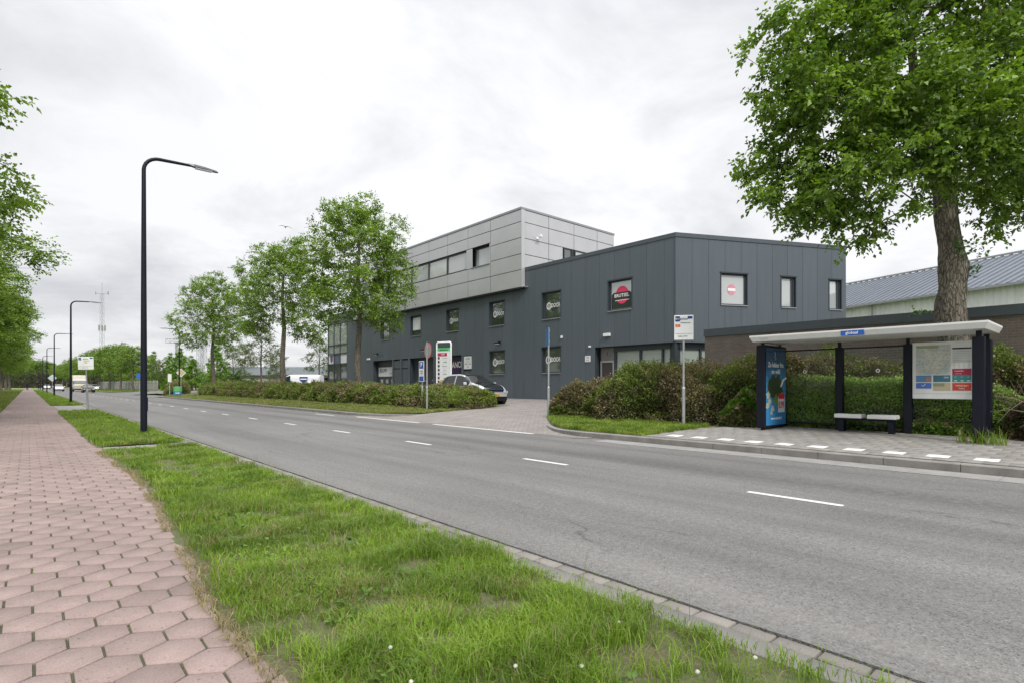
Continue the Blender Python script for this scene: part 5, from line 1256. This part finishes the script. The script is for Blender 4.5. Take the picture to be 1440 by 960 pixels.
def rand_blobs(rg,H,Rr,z0,n=16,sq=1.0):
    out=[]
    for i in range(n):
        z=z0+(H-z0)*(i+.5)/n; f=(z-z0)/(H-z0); prof=math.sin(math.pi*min(1,(f*.76+.21)))**.8
        a=i*2.4+rg.uniform(-.4,.4); rr=Rr*prof*rg.uniform(.50,.80); b=Rr*rg.uniform(.22,.34)
        out.append((rr*math.cos(a),rr*math.sin(a),z,b,b,b*.62))
    out.append((0,0,z0+(H-z0)*.5,Rr*.5,Rr*.5,(H-z0)*.42)); return out

# the big tree behind the shelter
BX,BY=16.3,2.75
def cam2w(px,py,d):
    x,y=view_pos(px,d); return (x,y,hz(py,d))
tp=[(1338,500,12.9,.34),(1338,450,12.9,.315),(1336,425,12.9,.305),(1340,400,12.9,.27),(1341,375,12.9,.305),(1337,350,12.95,.245),(1329,310,13.,.225),(1328,275,13.,.225),(1318,235,13.05,.17),(1300,180,13.1,.13),(1285,110,13.1,.10),(1280,30,13.1,.07)]
trunk=[]
for i,(px,py,d,r) in enumerate(tp): x,y,z=cam2w(px,py,d); trunk.append((x,y,z,r))
trunk=[(trunk[0][0]-.02,trunk[0][1],.1,.46)]+trunk
bl=[]
for px,py,d,r,rz_ in [(1110,60,12.6,.95,.8),(1130,130,12.2,.9,.8),(1120,195,12.8,.85,.75),(1085,235,13.2,.75,.55),(1115,265,12.4,.8,.6),(1150,300,12.6,.7,.5),(1185,250,12.0,1.0,.8),(1190,160,12.0,1.1,.9),(1200,60,12.6,1.2,1.0),(1270,110,11.8,1.2,1.0),(1265,200,11.6,1.1,.9),(1232,292,12.2,.8,.45),(1210,325,12.8,.5,.35),(1340,150,11.6,1.2,1.0),(1348,215,11.8,.9,.6),(1410,200,12.0,1.2,1.0),(1420,275,12.6,.8,.45),(1400,90,12.2,1.3,1.0),(1480,130,12.5,1.5,1.2),(1490,250,13,1.2,.7),(1300,20,12.6,1.4,1.0),(1400,0,13,1.5,1.2),(1180,0,13.0,1.0,.8),(1250,-60,13,1.5,1.2),(1370,-80,13,1.6,1.3),(1560,180,13,1.3,1.2),(1500,20,13.2,1.5,1.3),
    (1180,120,15,1.3,1.1),(1260,200,15.4,1.4,1.0),(1350,120,15.8,1.5,1.3),(1420,220,15.4,1.2,.7),(1330,265,15.0,.9,.4),(1180,270,15.,.9,.6),(1430,310,13.5,.6,.3),(1398,290,12.4,.5,.3)]:
    x,y,z=cam2w(px,py,d); bl.append((x,y,z,r,r,rz_))
big=make_tree('broadleaf_tree','large leafy tree with thick knobbly trunk rising behind the bus shelter',trunk,bl,1800,11,ls=.112,ntw=7,nlf=9,tl=.42,dark=(.030,.078,.010),light=(.25,.39,.055),step=.35,
   extra=None)
# small shoots on the trunk
rg=np.random.default_rng(5); att=[]
for px,py,n in ((1352,352,7),(1372,388,4),(1372,350,3),(1305,440,4),(1345,462,5),(1300,470,3),(1385,365,2)):
    for k in range(n): att.append(cam2w(px+rg.normal(0,7),py+rg.normal(0,5),12.55))
att=np.array(att); C,D,ix=twig_leaves(att,np.array([BX,BY,3.]),rg,2,5,.2,.09); me=leaf_mesh('trunk_shoots',C,D,.09*rg.uniform(.6,1.2,len(C)),.3,leaf_cols(len(C),(.03,.09,.012),(.13,.26,.04),rg),M_leaf,rg=rg); link('trunk_shoots',me,big)

# street-tree prototypes
def street_proto(seed,H,Rr,z0,ncl,label,ls=.13,r=.17,lean=(0,0),**k):
    rg=np.random.default_rng(seed); tk=[]
    n=9
    for i in range(n+1):
        z=-.1+(z0+(H-z0)*.72)*i/n; f=i/n
        tk.append((lean[0]*f+.10*math.sin(i*1.3+seed),lean[1]*f+.10*math.cos(i*1.1+seed),z,r*(1.15 if i==0 else 1-.68*f)))
    return make_tree('broadleaf_tree',label,tk,rand_blobs(rg,H,Rr,z0,**k),ncl,seed,ls=ls,ntw=6,nlf=8,tl=.55,step=.55,dark=(.038,.085,.012),light=(.27,.41,.055),rmin=.009)
A=street_proto(21,12.4,4.5,5.4,900,'tallest street tree, rightmost of three behind the long hedge in front of the office',r=.22,n=24)
A.location=(15.9,32.9,.25)
B=street_proto(33,12.0,4.5,5.4,860,'middle street tree of the three behind the long hedge',r=.24,n=24); B.location=(15.6,45.9,.25)
Cc_=street_proto(44,13.0,4.6,5.6,860,'leftmost street tree of the three behind the long hedge',r=.23,n=24); Cc_.location=(15.7,69.0,.25)
def place(src,loc,rz,s,label,group=None):
    c=copy_tree(src); c.location=loc; c.rotation_euler=(0,0,R(rz)); c.scale=(s,s,s) if not isinstance(s,tuple) else s; c['label']=label
    if group: c['group']=group
    return c
# left roadside row
LD=street_proto(55,12.0,4.6,3.9,1500,'leafy tree left of the pink path',ls=.12,r=.2,n=26)
LD.location=(-4.3,19.5,0); LD['label']='leafy tree left of the pink path, first from the camera in its row'; LD['group']='trees in the row left of the pink path'
for i in range(1,17):
    y=19.5+i*10.5 if i<12 else 145.5+(i-11)*16
    place(([LD] if i<5 else [A,B,Cc_])[0 if i<5 else i%3],(-4.15+(.25 if i%2 else -.1),y,.0),[40,160,250,310,95][i%5],(1.06,1.06,.84) if i%2 else (1.12,1.12,.88),'leafy tree left of the pink path, %s from the camera in its row'%(ordn+['seventeenth'])[i],'trees in the row left of the pink path')
# right far row
k=0
for i,(px,d,s) in enumerate([(187,96,.72),(170,104,.76),(154,112,.82),(140,124,.85),(128,134,.8),(118,160,.85),(110,175,.85),(101,195,.9),(94,225,.9),(88,250,.95),(83,280,1.),(78,320,1.1)]):
    x,y=view_pos(px,d); place([B,Cc_,A][i%3],(x,y,.3),i*77,(s*1.05,s*1.05,s*.86),'roadside tree on the far side beyond the side road, %s from the right'%ordn[i],'trees in the far right-hand row')
# end of the road
for i,(px,d,s) in enumerate([(34,330,1.3),(40,345,1.35),(46,335,1.3),(52,350,1.25),(58,340,1.3),(64,350,1.3),(71,345,1.25),(28,335,1.2)]):
    x,y=view_pos(px,d); place([A,Cc_,B][i%3],(x,y,-.5),i*50,(s*1.2,s*1.2,s),'dark distant tree closing the end of the road, %s from the left'%ordn[[1,2,3,4,5,6,7,0][i]],'trees at the end of the road')
# lighter, sparser trees behind
G1=make_tree('young_tree','slender pale young tree with thin grey trunk behind the hedge, right of the pyramid tree',[(0,0,-.1,.13),(0.05,0,2,.11),(0,0.1,4,.10),(.1,0,6,.06),(0,0,8,.04)],rand_blobs(np.random.default_rng(3),8.8,3.0,3.3,12),200,51,ls=.15,ntw=5,nlf=6,tl=.6,dark=(.05,.075,.03),light=(.16,.20,.08),step=.6,rmin=.012)
x,y=view_pos(367,72); G1.location=(x,y,.4)
for i,(px,d,s,l) in enumerate([(449,76,.85,'thin pale tree just left of the glazed end of the office block'),(389,92,.8,'thin pale tree behind the white van'),(345,100,.9,'pale tree behind the dark shrubs left of the young tree'),(328,85,.8,'pale tree beside the trunk of the leftmost street tree'),(262,112,.85,'grey green tree behind the diamond priority sign'),(276,125,.8,'grey green tree left of the lattice masts'),(222,118,.82,'grey green tree above the small brown house')]):
    x,y=view_pos(px,d); place(G1,(x,y,.3),i*63,(s,s,s*(.9 if px<300 else 1)),l)
# pyramid tree and bushy masses
def cone_blobs(H,Rr,n=16):
    o=[]
    for i in range(n): f=i/(n-1); r=Rr*(1-f)**.8*.55+.15; a=i*2.4; o.append((r*math.cos(a),r*math.sin(a),.6+H*f*.95,Rr*.38*(1-f*.6),Rr*.38*(1-f*.6),.8))
    return o
x,y=view_pos(305,82); P1=make_tree('pyramid_tree','bright green pyramid shaped tree beyond the hedge',[(0,0,-.1,.12),(0,0,3,.09),(0,0,6,.03)],cone_blobs(6.3,2.6),480,61,ls=.15,ntw=6,nlf=6,tl=.32,dark=(.05,.12,.015),light=(.25,.42,.05),step=.6,rmin=.02); P1.location=(x,y,.3)
x,y=view_pos(215,125); P2=place(P1,(x,y,.3),50,(1.2,1.2,1.15),'dark pointed tree right of the tall nearest lamp'); 
for i,(px,d,s,l) in enumerate([(238,122,(1.2,1.2,1.1),'bushy tree behind the small brown house'),(252,100,(1.2,1.2,1.05),'green bushy tree directly behind the far street lamp'),(270,92,(1.0,1.0,.8),'shrubby tree right of the priority sign')]):
    x,y=view_pos(px,d); place(P1,(x,y,.2),80+i*60,s,l)
def bush(label,px,d,w_,h_,n,seed,dark,light,name='shrub',ls=.14):
    rg=np.random.default_rng(seed); x,y=view_pos(px,d); bl=[(rg.uniform(-w_,w_),rg.uniform(-1,1),rg.uniform(.3,.62)*h_,w_*.35,1.,h_*.38) for _ in range(9)]
    t=make_tree(name,label,[(0,0,-.1,.08),(0,0,h_*.3,.06),(0,0,h_*.5,.04)],bl,n,seed,ls=ls,ntw=6,nlf=6,tl=.4,dark=dark,light=light,step=.6,rmin=.02); t.location=(x,y,.3); t.rotation_euler=(0,0,R(-HEAD)); return t
b1=bush('round green shrub mass between the young tree and the white van',350,80,3.4,3.3,190,71,(.03,.06,.012),(.10,.17,.03))
b2=bush('dark green shrub mass below the pyramid tree',322,90,3.5,2.6,150,72,(.03,.055,.015),(.09,.13,.03))
place(b1,(*view_pos(437,84),.3),-HEAD,(.5,.8,.75),'small green shrub in front of the low warehouse')
place(b2,(*view_pos(275,98),.3),-HEAD,(1.3,1,.85),'brownish shrub mass below the lattice masts')
place(b2,(*view_pos(405,96),.3),-HEAD,(.8,.8,.6),'dull shrub at the wall of the low warehouse')
# soft bank of trees on the horizon (right of road, behind)
for i,(px,d,s) in enumerate([(160,190,1.0),(185,185,.85),(205,175,.7),(300,170,.55),(330,180,.6),(365,190,.55)]):
    x,y=view_pos(px,d); place([B,Cc_,A][i%3],(x,y,-1),i*71,(s,s,s*.72),'distant background tree behind the fence and yard, %s from the left'%ordn[i],'distant trees behind the yard')

# hedges
def hedge(label,path,hw,hh,n,seed,dark,light,brown,name='hedge',ls=.055,gz=None,bf=.45,bump=.16):
    """path polyline; hw,hh functions of t in 0..1; brown fraction"""
    rg=np.random.default_rng(seed); P=np.array(arc(path,12)); seg=np.r_[0,np.cumsum(np.linalg.norm(np.diff(P,axis=0),axis=1))]; Ltot=seg[-1]
    t0=thing(name,label,'hedge' if name=='hedge' else 'plant',(path[0][0],path[0][1],.15))
    def surf(u,ph,k=1.0):
        s=u*Ltot; px=np.interp(s,seg,P[:,0]); py=np.interp(s,seg,P[:,1]); e=.1; dx=np.interp(s+e,seg,P[:,0])-np.interp(s-e,seg,P[:,0]); dy=np.interp(s+e,seg,P[:,1])-np.interp(s-e,seg,P[:,1]); l=np.hypot(dx,dy)+1e-6
        nx,ny=dy/l,-dx/l; w_=np.interp(u,np.linspace(0,1,len(hw)),hw); h_=np.interp(u,np.linspace(0,1,len(hh)),hh)
        endf=np.clip(np.minimum(u,1-u)*Ltot/1.2,0,1); rnd=np.sqrt(1-(1-endf)**2+1e-4); w_=w_*(.25+.75*rnd); h_=h_*(.35+.65*rnd)
        c=np.cos(ph); sn=np.sin(ph); cc=np.sign(c)*np.abs(c)**.7; ss=np.abs(sn)**.75
        q=1+bump*2.4*(vnoise(s,ph*hw[0]*1.3,1.5,seed)-.5)+bump*1.2*(vnoise(s,ph*2,4.2,seed+2)-.5)+bump*.9*(vnoise(s,ph*2.2,8.3,seed+4)-.5)
        k=k*q; X=px+nx*cc*w_*k; Y=py+ny*cc*w_*k; Z=h_*ss*k
        g=.12+.026*(X-10.5) if gz is None else gz
        return np.stack([X,Y,g+Z],-1),np.stack([nx*c,ny*c,sn],-1),s
    u=rg.random(n); ph=rg.random(n)*math.pi; 
    k=1-.13*rg.random(n)**1.5+.035*rg.normal(size=n)
    C,Nn,s=surf(u,ph,k)
    D=unit(Nn*.9+rg.normal(0,.65,(n,3))+[0,0,.25])
    cl=vnoise(s,ph*2.2,1.1,seed+5)*.6+vnoise(s,ph*3,3.7,seed+9)*.4; br=(rg.random(n)<np.clip((cl-.5)*3.2+bf,0.03,.95))
    col=leaf_cols(n,dark,light,rg,vnoise(s,ph*4,2.3,seed+3),.4); col[br]=leaf_cols(n,brown[0],brown[1],rg)[br]
    me=leaf_mesh('foliage',C,D,ls*rg.uniform(.6,1.4,n),.36,col,M_hleaf,rg=rg); link('foliage',me,t0)
    # dark inner hull that stops views through the leaves
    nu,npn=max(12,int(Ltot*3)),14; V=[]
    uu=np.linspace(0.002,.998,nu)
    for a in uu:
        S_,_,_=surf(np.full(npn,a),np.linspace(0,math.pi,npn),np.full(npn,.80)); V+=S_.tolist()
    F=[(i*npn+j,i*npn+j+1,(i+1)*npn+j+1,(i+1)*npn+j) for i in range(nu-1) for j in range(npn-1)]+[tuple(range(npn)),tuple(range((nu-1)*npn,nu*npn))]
    mb=MB(); mb.add(V,F,0,True); mb.build('inner_hull',pbr('hedge_inner',(.030,.030,.018),.95,0,.5,14,1.,30),t0)
    return t0
DK,LT=(.055,.095,.017),(.25,.32,.07); BR=((.10,.085,.045),(.31,.26,.165))
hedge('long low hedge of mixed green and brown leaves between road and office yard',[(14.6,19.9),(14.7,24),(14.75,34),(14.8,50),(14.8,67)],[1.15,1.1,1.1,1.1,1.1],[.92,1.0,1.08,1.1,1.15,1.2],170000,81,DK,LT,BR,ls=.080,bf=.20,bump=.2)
hedge('rounded green hedge end at the driveway in front of the parked electric car',[(13.9,19.75),(15.2,20.3),(16.7,20.75)],[.85,.95,.8],[.8,.98,.78],30000,82,(.06,.11,.015),(.25,.33,.06),BR,ls=.07,bf=.1)
hedge('hedge at the second entrance left of the far street lamp',[(13.6,77.5),(14.6,82),(15.5,88)],[1.2,1.2,1.2],[1.2,1.5,1.3],16000,83,DK,LT,BR,ls=.12,bf=.4)
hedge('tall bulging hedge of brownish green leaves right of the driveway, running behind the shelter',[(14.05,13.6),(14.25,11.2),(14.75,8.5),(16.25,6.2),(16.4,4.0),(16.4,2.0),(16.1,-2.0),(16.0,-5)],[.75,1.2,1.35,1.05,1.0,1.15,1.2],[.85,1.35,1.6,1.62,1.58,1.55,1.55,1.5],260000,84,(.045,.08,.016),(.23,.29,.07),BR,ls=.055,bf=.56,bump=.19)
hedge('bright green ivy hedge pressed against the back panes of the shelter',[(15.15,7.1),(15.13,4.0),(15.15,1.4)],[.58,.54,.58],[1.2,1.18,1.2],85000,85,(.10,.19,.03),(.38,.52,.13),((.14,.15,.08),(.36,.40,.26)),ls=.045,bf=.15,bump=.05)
hedge('fresh green bramble patch between the hedge and the poster case',[(13.8,7.3),(14.1,6.7),(14.1,6.2)],[.5,.5,.4],[.55,.95,.9],9000,86,(.035,.10,.012),(.16,.30,.04),BR,name='bramble_patch',ls=.10,bf=.04)
hedge('low leafy plants creeping along the foot of the shelter back panes',[(14.68,5.9),(14.7,4.5),(14.66,3.2),(14.6,2.1)],[.14,.14,.16,.2],[.20,.26,.24,.30],5000,87,(.05,.12,.014),(.20,.34,.05),BR,name='creeping_plants',ls=.085,bf=.04,gz=.2)
hedge('tangled bush with bare twigs right of the shelter',[(14.6,1.7),(14.5,.8),(14.4,-.5),(14.5,-2)],[.5,.7,.8,.8],[.8,1.1,1.2,1.2],26000,88,(.03,.06,.014),(.13,.18,.05),((.06,.04,.03),(.17,.12,.09)),name='tangled_bush',ls=.075,bf=.5,bump=.28)
rg=np.random.default_rng(4); mb=MB()
for i in range(60):
    p=Vector((13.75+rg.uniform(0,.5),rg.uniform(-1.6,1.6),.3+rg.uniform(0,.9))); d=Vector((-rg.uniform(.1,.5),rg.uniform(-.6,.6),rg.uniform(-.5,.6))); mb.path([p,p+d*.5+Vector((0,0,.05)),p+d],[.008,.006,.003],4)
tag(mb.build('bare_twigs',pbr('bare_twig',(.20,.15,.12),.9)),kind='stuff')

# grass
def blades(name,xy,h,w_,z0,seed,label,straw=.14,dark=(.042,.095,.009),light=(.26,.39,.045),leanf=.85):
    rg=np.random.default_rng(seed); n=len(xy); x,y=xy[:,0],xy[:,1]; clump=vnoise(x,y,2.6,seed)*.6+vnoise(x,y,7,seed+1)*.4
    z=z0(x,y) if callable(z0) else np.full(n,z0); hh=h*(.25+1.5*clump)*rg.uniform(.5,1.3,n); az=rg.uniform(0,2*np.pi,n); ln=leanf*rg.uniform(.1,1.3,n)+.15*(vnoise(x,y,1.3,seed+4))
    dirv=np.stack([np.cos(az),np.sin(az),np.zeros(n)],1); s=np.stack([-np.sin(az),np.cos(az),np.zeros(n)],1); ww=(w_*rg.uniform(.6,1.3,n))[:,None]
    tw=rg.normal(0,.5,n)[:,None]; s2=unit(s+dirv*tw)
    B=np.stack([x,y,z],1); M=B+dirv*(hh*ln*.35)[:,None]+np.array([0,0,1.])*(hh*.6)[:,None]; T=B+dirv*(hh*ln*1.05)[:,None]+np.array([0,0,1.])*(hh*(1-.25*ln))[:,None]
    V=np.empty((n,5,3)); V[:,0]=B-s2*ww*.5; V[:,1]=B+s2*ww*.5; V[:,2]=M+s2*ww*.45; V[:,3]=M-s2*ww*.45; V[:,4]=T
    i=np.arange(n)[:,None]*5; L=(i+np.array([[0,1,2,3,3,2,4]])).ravel(); tot=np.tile([4,3],n)
    c=leaf_cols(n,dark,light,rg,vnoise(x,y,3.3,seed+6),.5); st=rg.random(n)<straw*(.4+5*np.clip(vnoise(x,y,2.3,208)*.7+vnoise(x,y,6,209)*.3-.45,0,1)); c[st]=leaf_cols(n,(.16,.13,.06),(.36,.31,.18),rg)[st]
    return np_mesh(name,V.reshape(-1,3),L,tot,M_grass,np.repeat(c,5,axis=0))
def scatter(x0,x1,y0,y1,dens,seed,edge=None):
    rg=np.random.default_rng(seed); n=int((x1-x0)*(y1-y0)*dens); p=np.stack([rg.uniform(x0,x1,n),rg.uniform(y0,y1,n)],1)
    if edge is not None: p=p[edge(p[:,0],p[:,1],rg)]
    return p
def verge_edge(x,y,rg):
    a=edge_a(y)+.02+.10*(vnoise(3,y,1.7,1)-.5)+.12*(vnoise(5,y,6,2)-.5)
    b=2.62+.10*(vnoise(9,y,1.5,3)-.5)+.08*(vnoise(4,y,8,6)-.5)
    soft=rg.random(len(x))
    d=np.minimum((x-a),(b-x))
    thin=vnoise(x,y,3.1,22)*.6+vnoise(x,y,8,23)*.4
    return (d>0)&(soft<np.clip(d/.10,.0,1)+.02)&(soft<np.clip((thin-.30)*5,.10,1))
vz=lambda x,y:.036+.015*np.ones_like(x)
def gobj(name,me): tag(link(name,me),kind='stuff')
gobj('grass',blades('grass',scatter(.75,2.74,.3,3.6,12500,1,verge_edge),.072,.0042,vz,101,'',straw=.16))
gobj('grass',blades('grass',scatter(.75,2.74,3.6,7,8000,2,verge_edge),.072,.0050,vz,102,'',straw=.16))
gobj('grass',blades('grass',scatter(.75,2.74,7,12.92,4200,3,verge_edge),.075,.0075,vz,103,'',straw=.14))
gobj('grass',blades('grass',scatter(.75,2.74,13.8,22,2600,4,verge_edge),.085,.011,vz,104,'',straw=.12))
gobj('grass',blades('grass',scatter(.75,2.6,22,33.5,1100,5,verge_edge),.09,.018,vz,105,'',straw=.12))
gobj('grass',blades('grass',scatter(.8,2.6,43.4,75,600,6,verge_edge),.10,.03,vz,106,'',straw=.1))
gobj('grass',blades('grass',scatter(.8,2.6,75,170,160,7,verge_edge),.12,.06,vz,107,'',straw=.1))
gobj('grass',blades('grass',scatter(-3.2,-.97,28,75,420,8),.12,.03,lambda x,y:np.full_like(x,.02),108,'',straw=.25,light=(.25,.32,.07)))
gobj('grass',blades('grass',scatter(-7,-.97,75,190,70,9),.15,.07,lambda x,y:np.full_like(x,.02),109,'',straw=.3,light=(.25,.32,.07)))
pz=lambda x,y:.13+.026*(x-10.5)
def ins(poly):
    P=np.array(poly)
    def f(x,y,rg=None):
        c=np.zeros(len(x),bool); j=len(P)-1
        for i in range(len(P)):
            xi,yi=P[i];xj,yj=P[j]; m=((yi>y)!=(yj>y))&(x<(xj-xi)*(y-yi)/((yj-yi) if yj!=yi else 1e-9)+xi); c^=m; j=i
        return c
    return f
gR=ins(offset(right_k,.18)+[(16.5,13.6),(13.4,9),(13.4,7.2),(10.6,7.35)][0:0]+[(15.5,12.5),(13.6,9.5),(13.5,7.4),(10.4,7.4)]); gRr=lambda x,y,rg:gR(x,y)&(y>7.4)
gobj('grass',blades('grass',scatter(10.5,15.5,7.35,14.5,3000,10,gRr),.10,.010,pz,110,'',straw=.10,light=(.27,.38,.05)))
gL=ins(offset(left_k,.18)+[(14.1,69.6),(14.1,20.6),(17,21)])
gLl=lambda x,y,rg:gL(x,y)
gobj('grass',blades('grass',scatter(10.5,15,18.8,34,1500,11,gLl),.085,.015,pz,111,'',straw=.30,dark=(.045,.08,.012),light=(.26,.31,.08)))
gobj('grass',blades('grass',scatter(10.5,15,34,70,550,12,gLl),.09,.026,pz,112,'',straw=.30,dark=(.045,.08,.012),light=(.26,.31,.08)))
gobj('grass',blades('grass',scatter(10.6,16,114,230,90,13),.12,.07,pz,113,'',straw=.25))
# tufts at joints: notches of the hexagonal paving and kerb foot
rg=np.random.default_rng(9); pts=[]
for k in range(900):
    r_=rg.integers(8,60); i=rg.integers(-3,5); cx=(.02+.125 if r_%2==0 else .02)+i*.25+.125; yv=.2+r_*.2165
    if vnoise(cx,yv,.9,31)>.45: pts.append((cx+rg.normal(0,.004),yv+rg.uniform(-.06,.06)))
for k in range(2200):
    yv=rg.uniform(.5,22); 
    if vnoise(2,yv,2.,33)>.5: pts.append((2.76+rg.normal(0,.012) if rg.random()<.6 else 2.875+rg.normal(0,.006),yv))
gobj('grass',blades('grass',np.array(pts),.022,.004,.014,120,'',straw=.2,leanf=.9))
# seed stalks by the kerb
pts=np.stack([rg.uniform(2.3,2.7,70),rg.uniform(1,12,70)],1); gobj('grass',blades('grass',pts,.30,.0028,.03,121,'',straw=.7,leanf=.35,dark=(.08,.11,.03)))
pts=np.stack([rg.uniform(13.0,13.5,220),rg.uniform(1.5,2.2,220)],1); gobj('grass',blades('grass',pts,.28,.010,.17,122,'',straw=.2,leanf=.6))
# clover flowers
M_clov=pbr('clover_white',(.62,.62,.55),.8,0,.1,40); M_stem=pbr('clover_stem',(.10,.2,.04),.7)
s_,c_=math.sin(R(HEAD)),math.cos(R(HEAD)); clab=['leftmost white clover flower in the near grass','white clover flower just right of the leftmost one','white clover flower low at the bottom edge','white clover flower in the middle of the grass','white clover flower near the grass edge, farthest from the camera','lone white clover flower low in the grass right of the middle','white clover flower near the bottom right of the grass','rightmost white clover flower beside the kerb']
for (px,py),l in zip([(549,907),(591,895),(578,955),(725,933),(870,872),(818,933),(981,941),(1062,921)],clab):
    z=.12; d=772*(1.29-z)/(py-541); q=(px-720)/772*d; x,y=s_*d+c_*q,c_*d-s_*q
    z-=.01; t=thing('clover_flower',l,'flower',(x,y,.04),'white clover flowers in the near verge'); mb=MB(); mb.sphere((0,0,z-.04),.007,10,0,.85)
    for k in range(26):
        a=k*2.4; e=math.acos(1-2*(k+.5)/26)*.62; d_=Vector((math.sin(e)*math.cos(a),math.sin(e)*math.sin(a),math.cos(e))); mb.path([Vector((0,0,z-.04))+d_*.005,Vector((0,0,z-.04))+d_*.0105],[.0018,.0008],4)
    o=mb.build('blossom',M_clov); o.parent=t; mb=MB(); mb.path([(0,0,0),(.003,0,(z-.04)/2),(0,0,z-.045)],.0012,5); o=mb.build('stem',M_stem); o.parent=t

# broad weed leaves and litter in the near verge
rg=np.random.default_rng(29); n=420; cx=rg.uniform(1.0,2.45,n); cy=rg.uniform(.8,9,n); ok=(vnoise(cx,cy,1.4,51)>.45)&(cx>edge_a(cy)+.05); cx,cy=cx[ok],cy[ok]; n=len(cx)
C=[];D=[]
for k in range(8):
    a=rg.uniform(0,6.28,n); r_=rg.uniform(.0,.035,n); C.append(np.stack([cx+np.cos(a)*r_,cy+np.sin(a)*r_,.045+rg.uniform(.01,.05,n)],1)); D.append(np.stack([np.cos(a),np.sin(a),rg.uniform(-.1,.7,n)],1))
C=np.concatenate(C); D=np.concatenate(D); me=leaf_mesh('weeds',C,D,rg.uniform(.018,.05,len(C)),.36,leaf_cols(len(C),(.05,.11,.02),(.17,.28,.05),rg),M_grass,fold=.08,rg=rg,updir=1.6); gobj('weeds',me)
# dry fringe between the tiles and the turf
rg=np.random.default_rng(19); n=5200; yv=rg.uniform(.4,13,n); xv=edge_a(yv)+.08*(vnoise(3,yv,1.7,1)-.5)+np.abs(rg.normal(0,.06,n))-.07
kp_=vnoise(xv,yv,2.5,41)>.30; pts=np.stack([xv,yv],1)[kp_]
gobj('grass',blades('grass',pts,.035,.004,.034,123,'',straw=2.5,leanf=1.8))
hedge('dense dark scrub closing the view at the far end of the road',[(-60,330),(-10,345),(40,335),(90,300)],[3,3,3],[6,8,6],14000,90,(.03,.06,.015),(.09,.14,.04),BR,name='scrub',ls=.7,gz=0,bf=.05)
hedge('long unclipped hedge behind the left row of trees',[(-9,45),(-9,110),(-9.5,200),(-12,300)],[1.6,1.6,1.6],[2.2,2.6,2.4],26000,91,(.04,.08,.015),(.13,.2,.05),BR,ls=.30,gz=0,bf=.1)
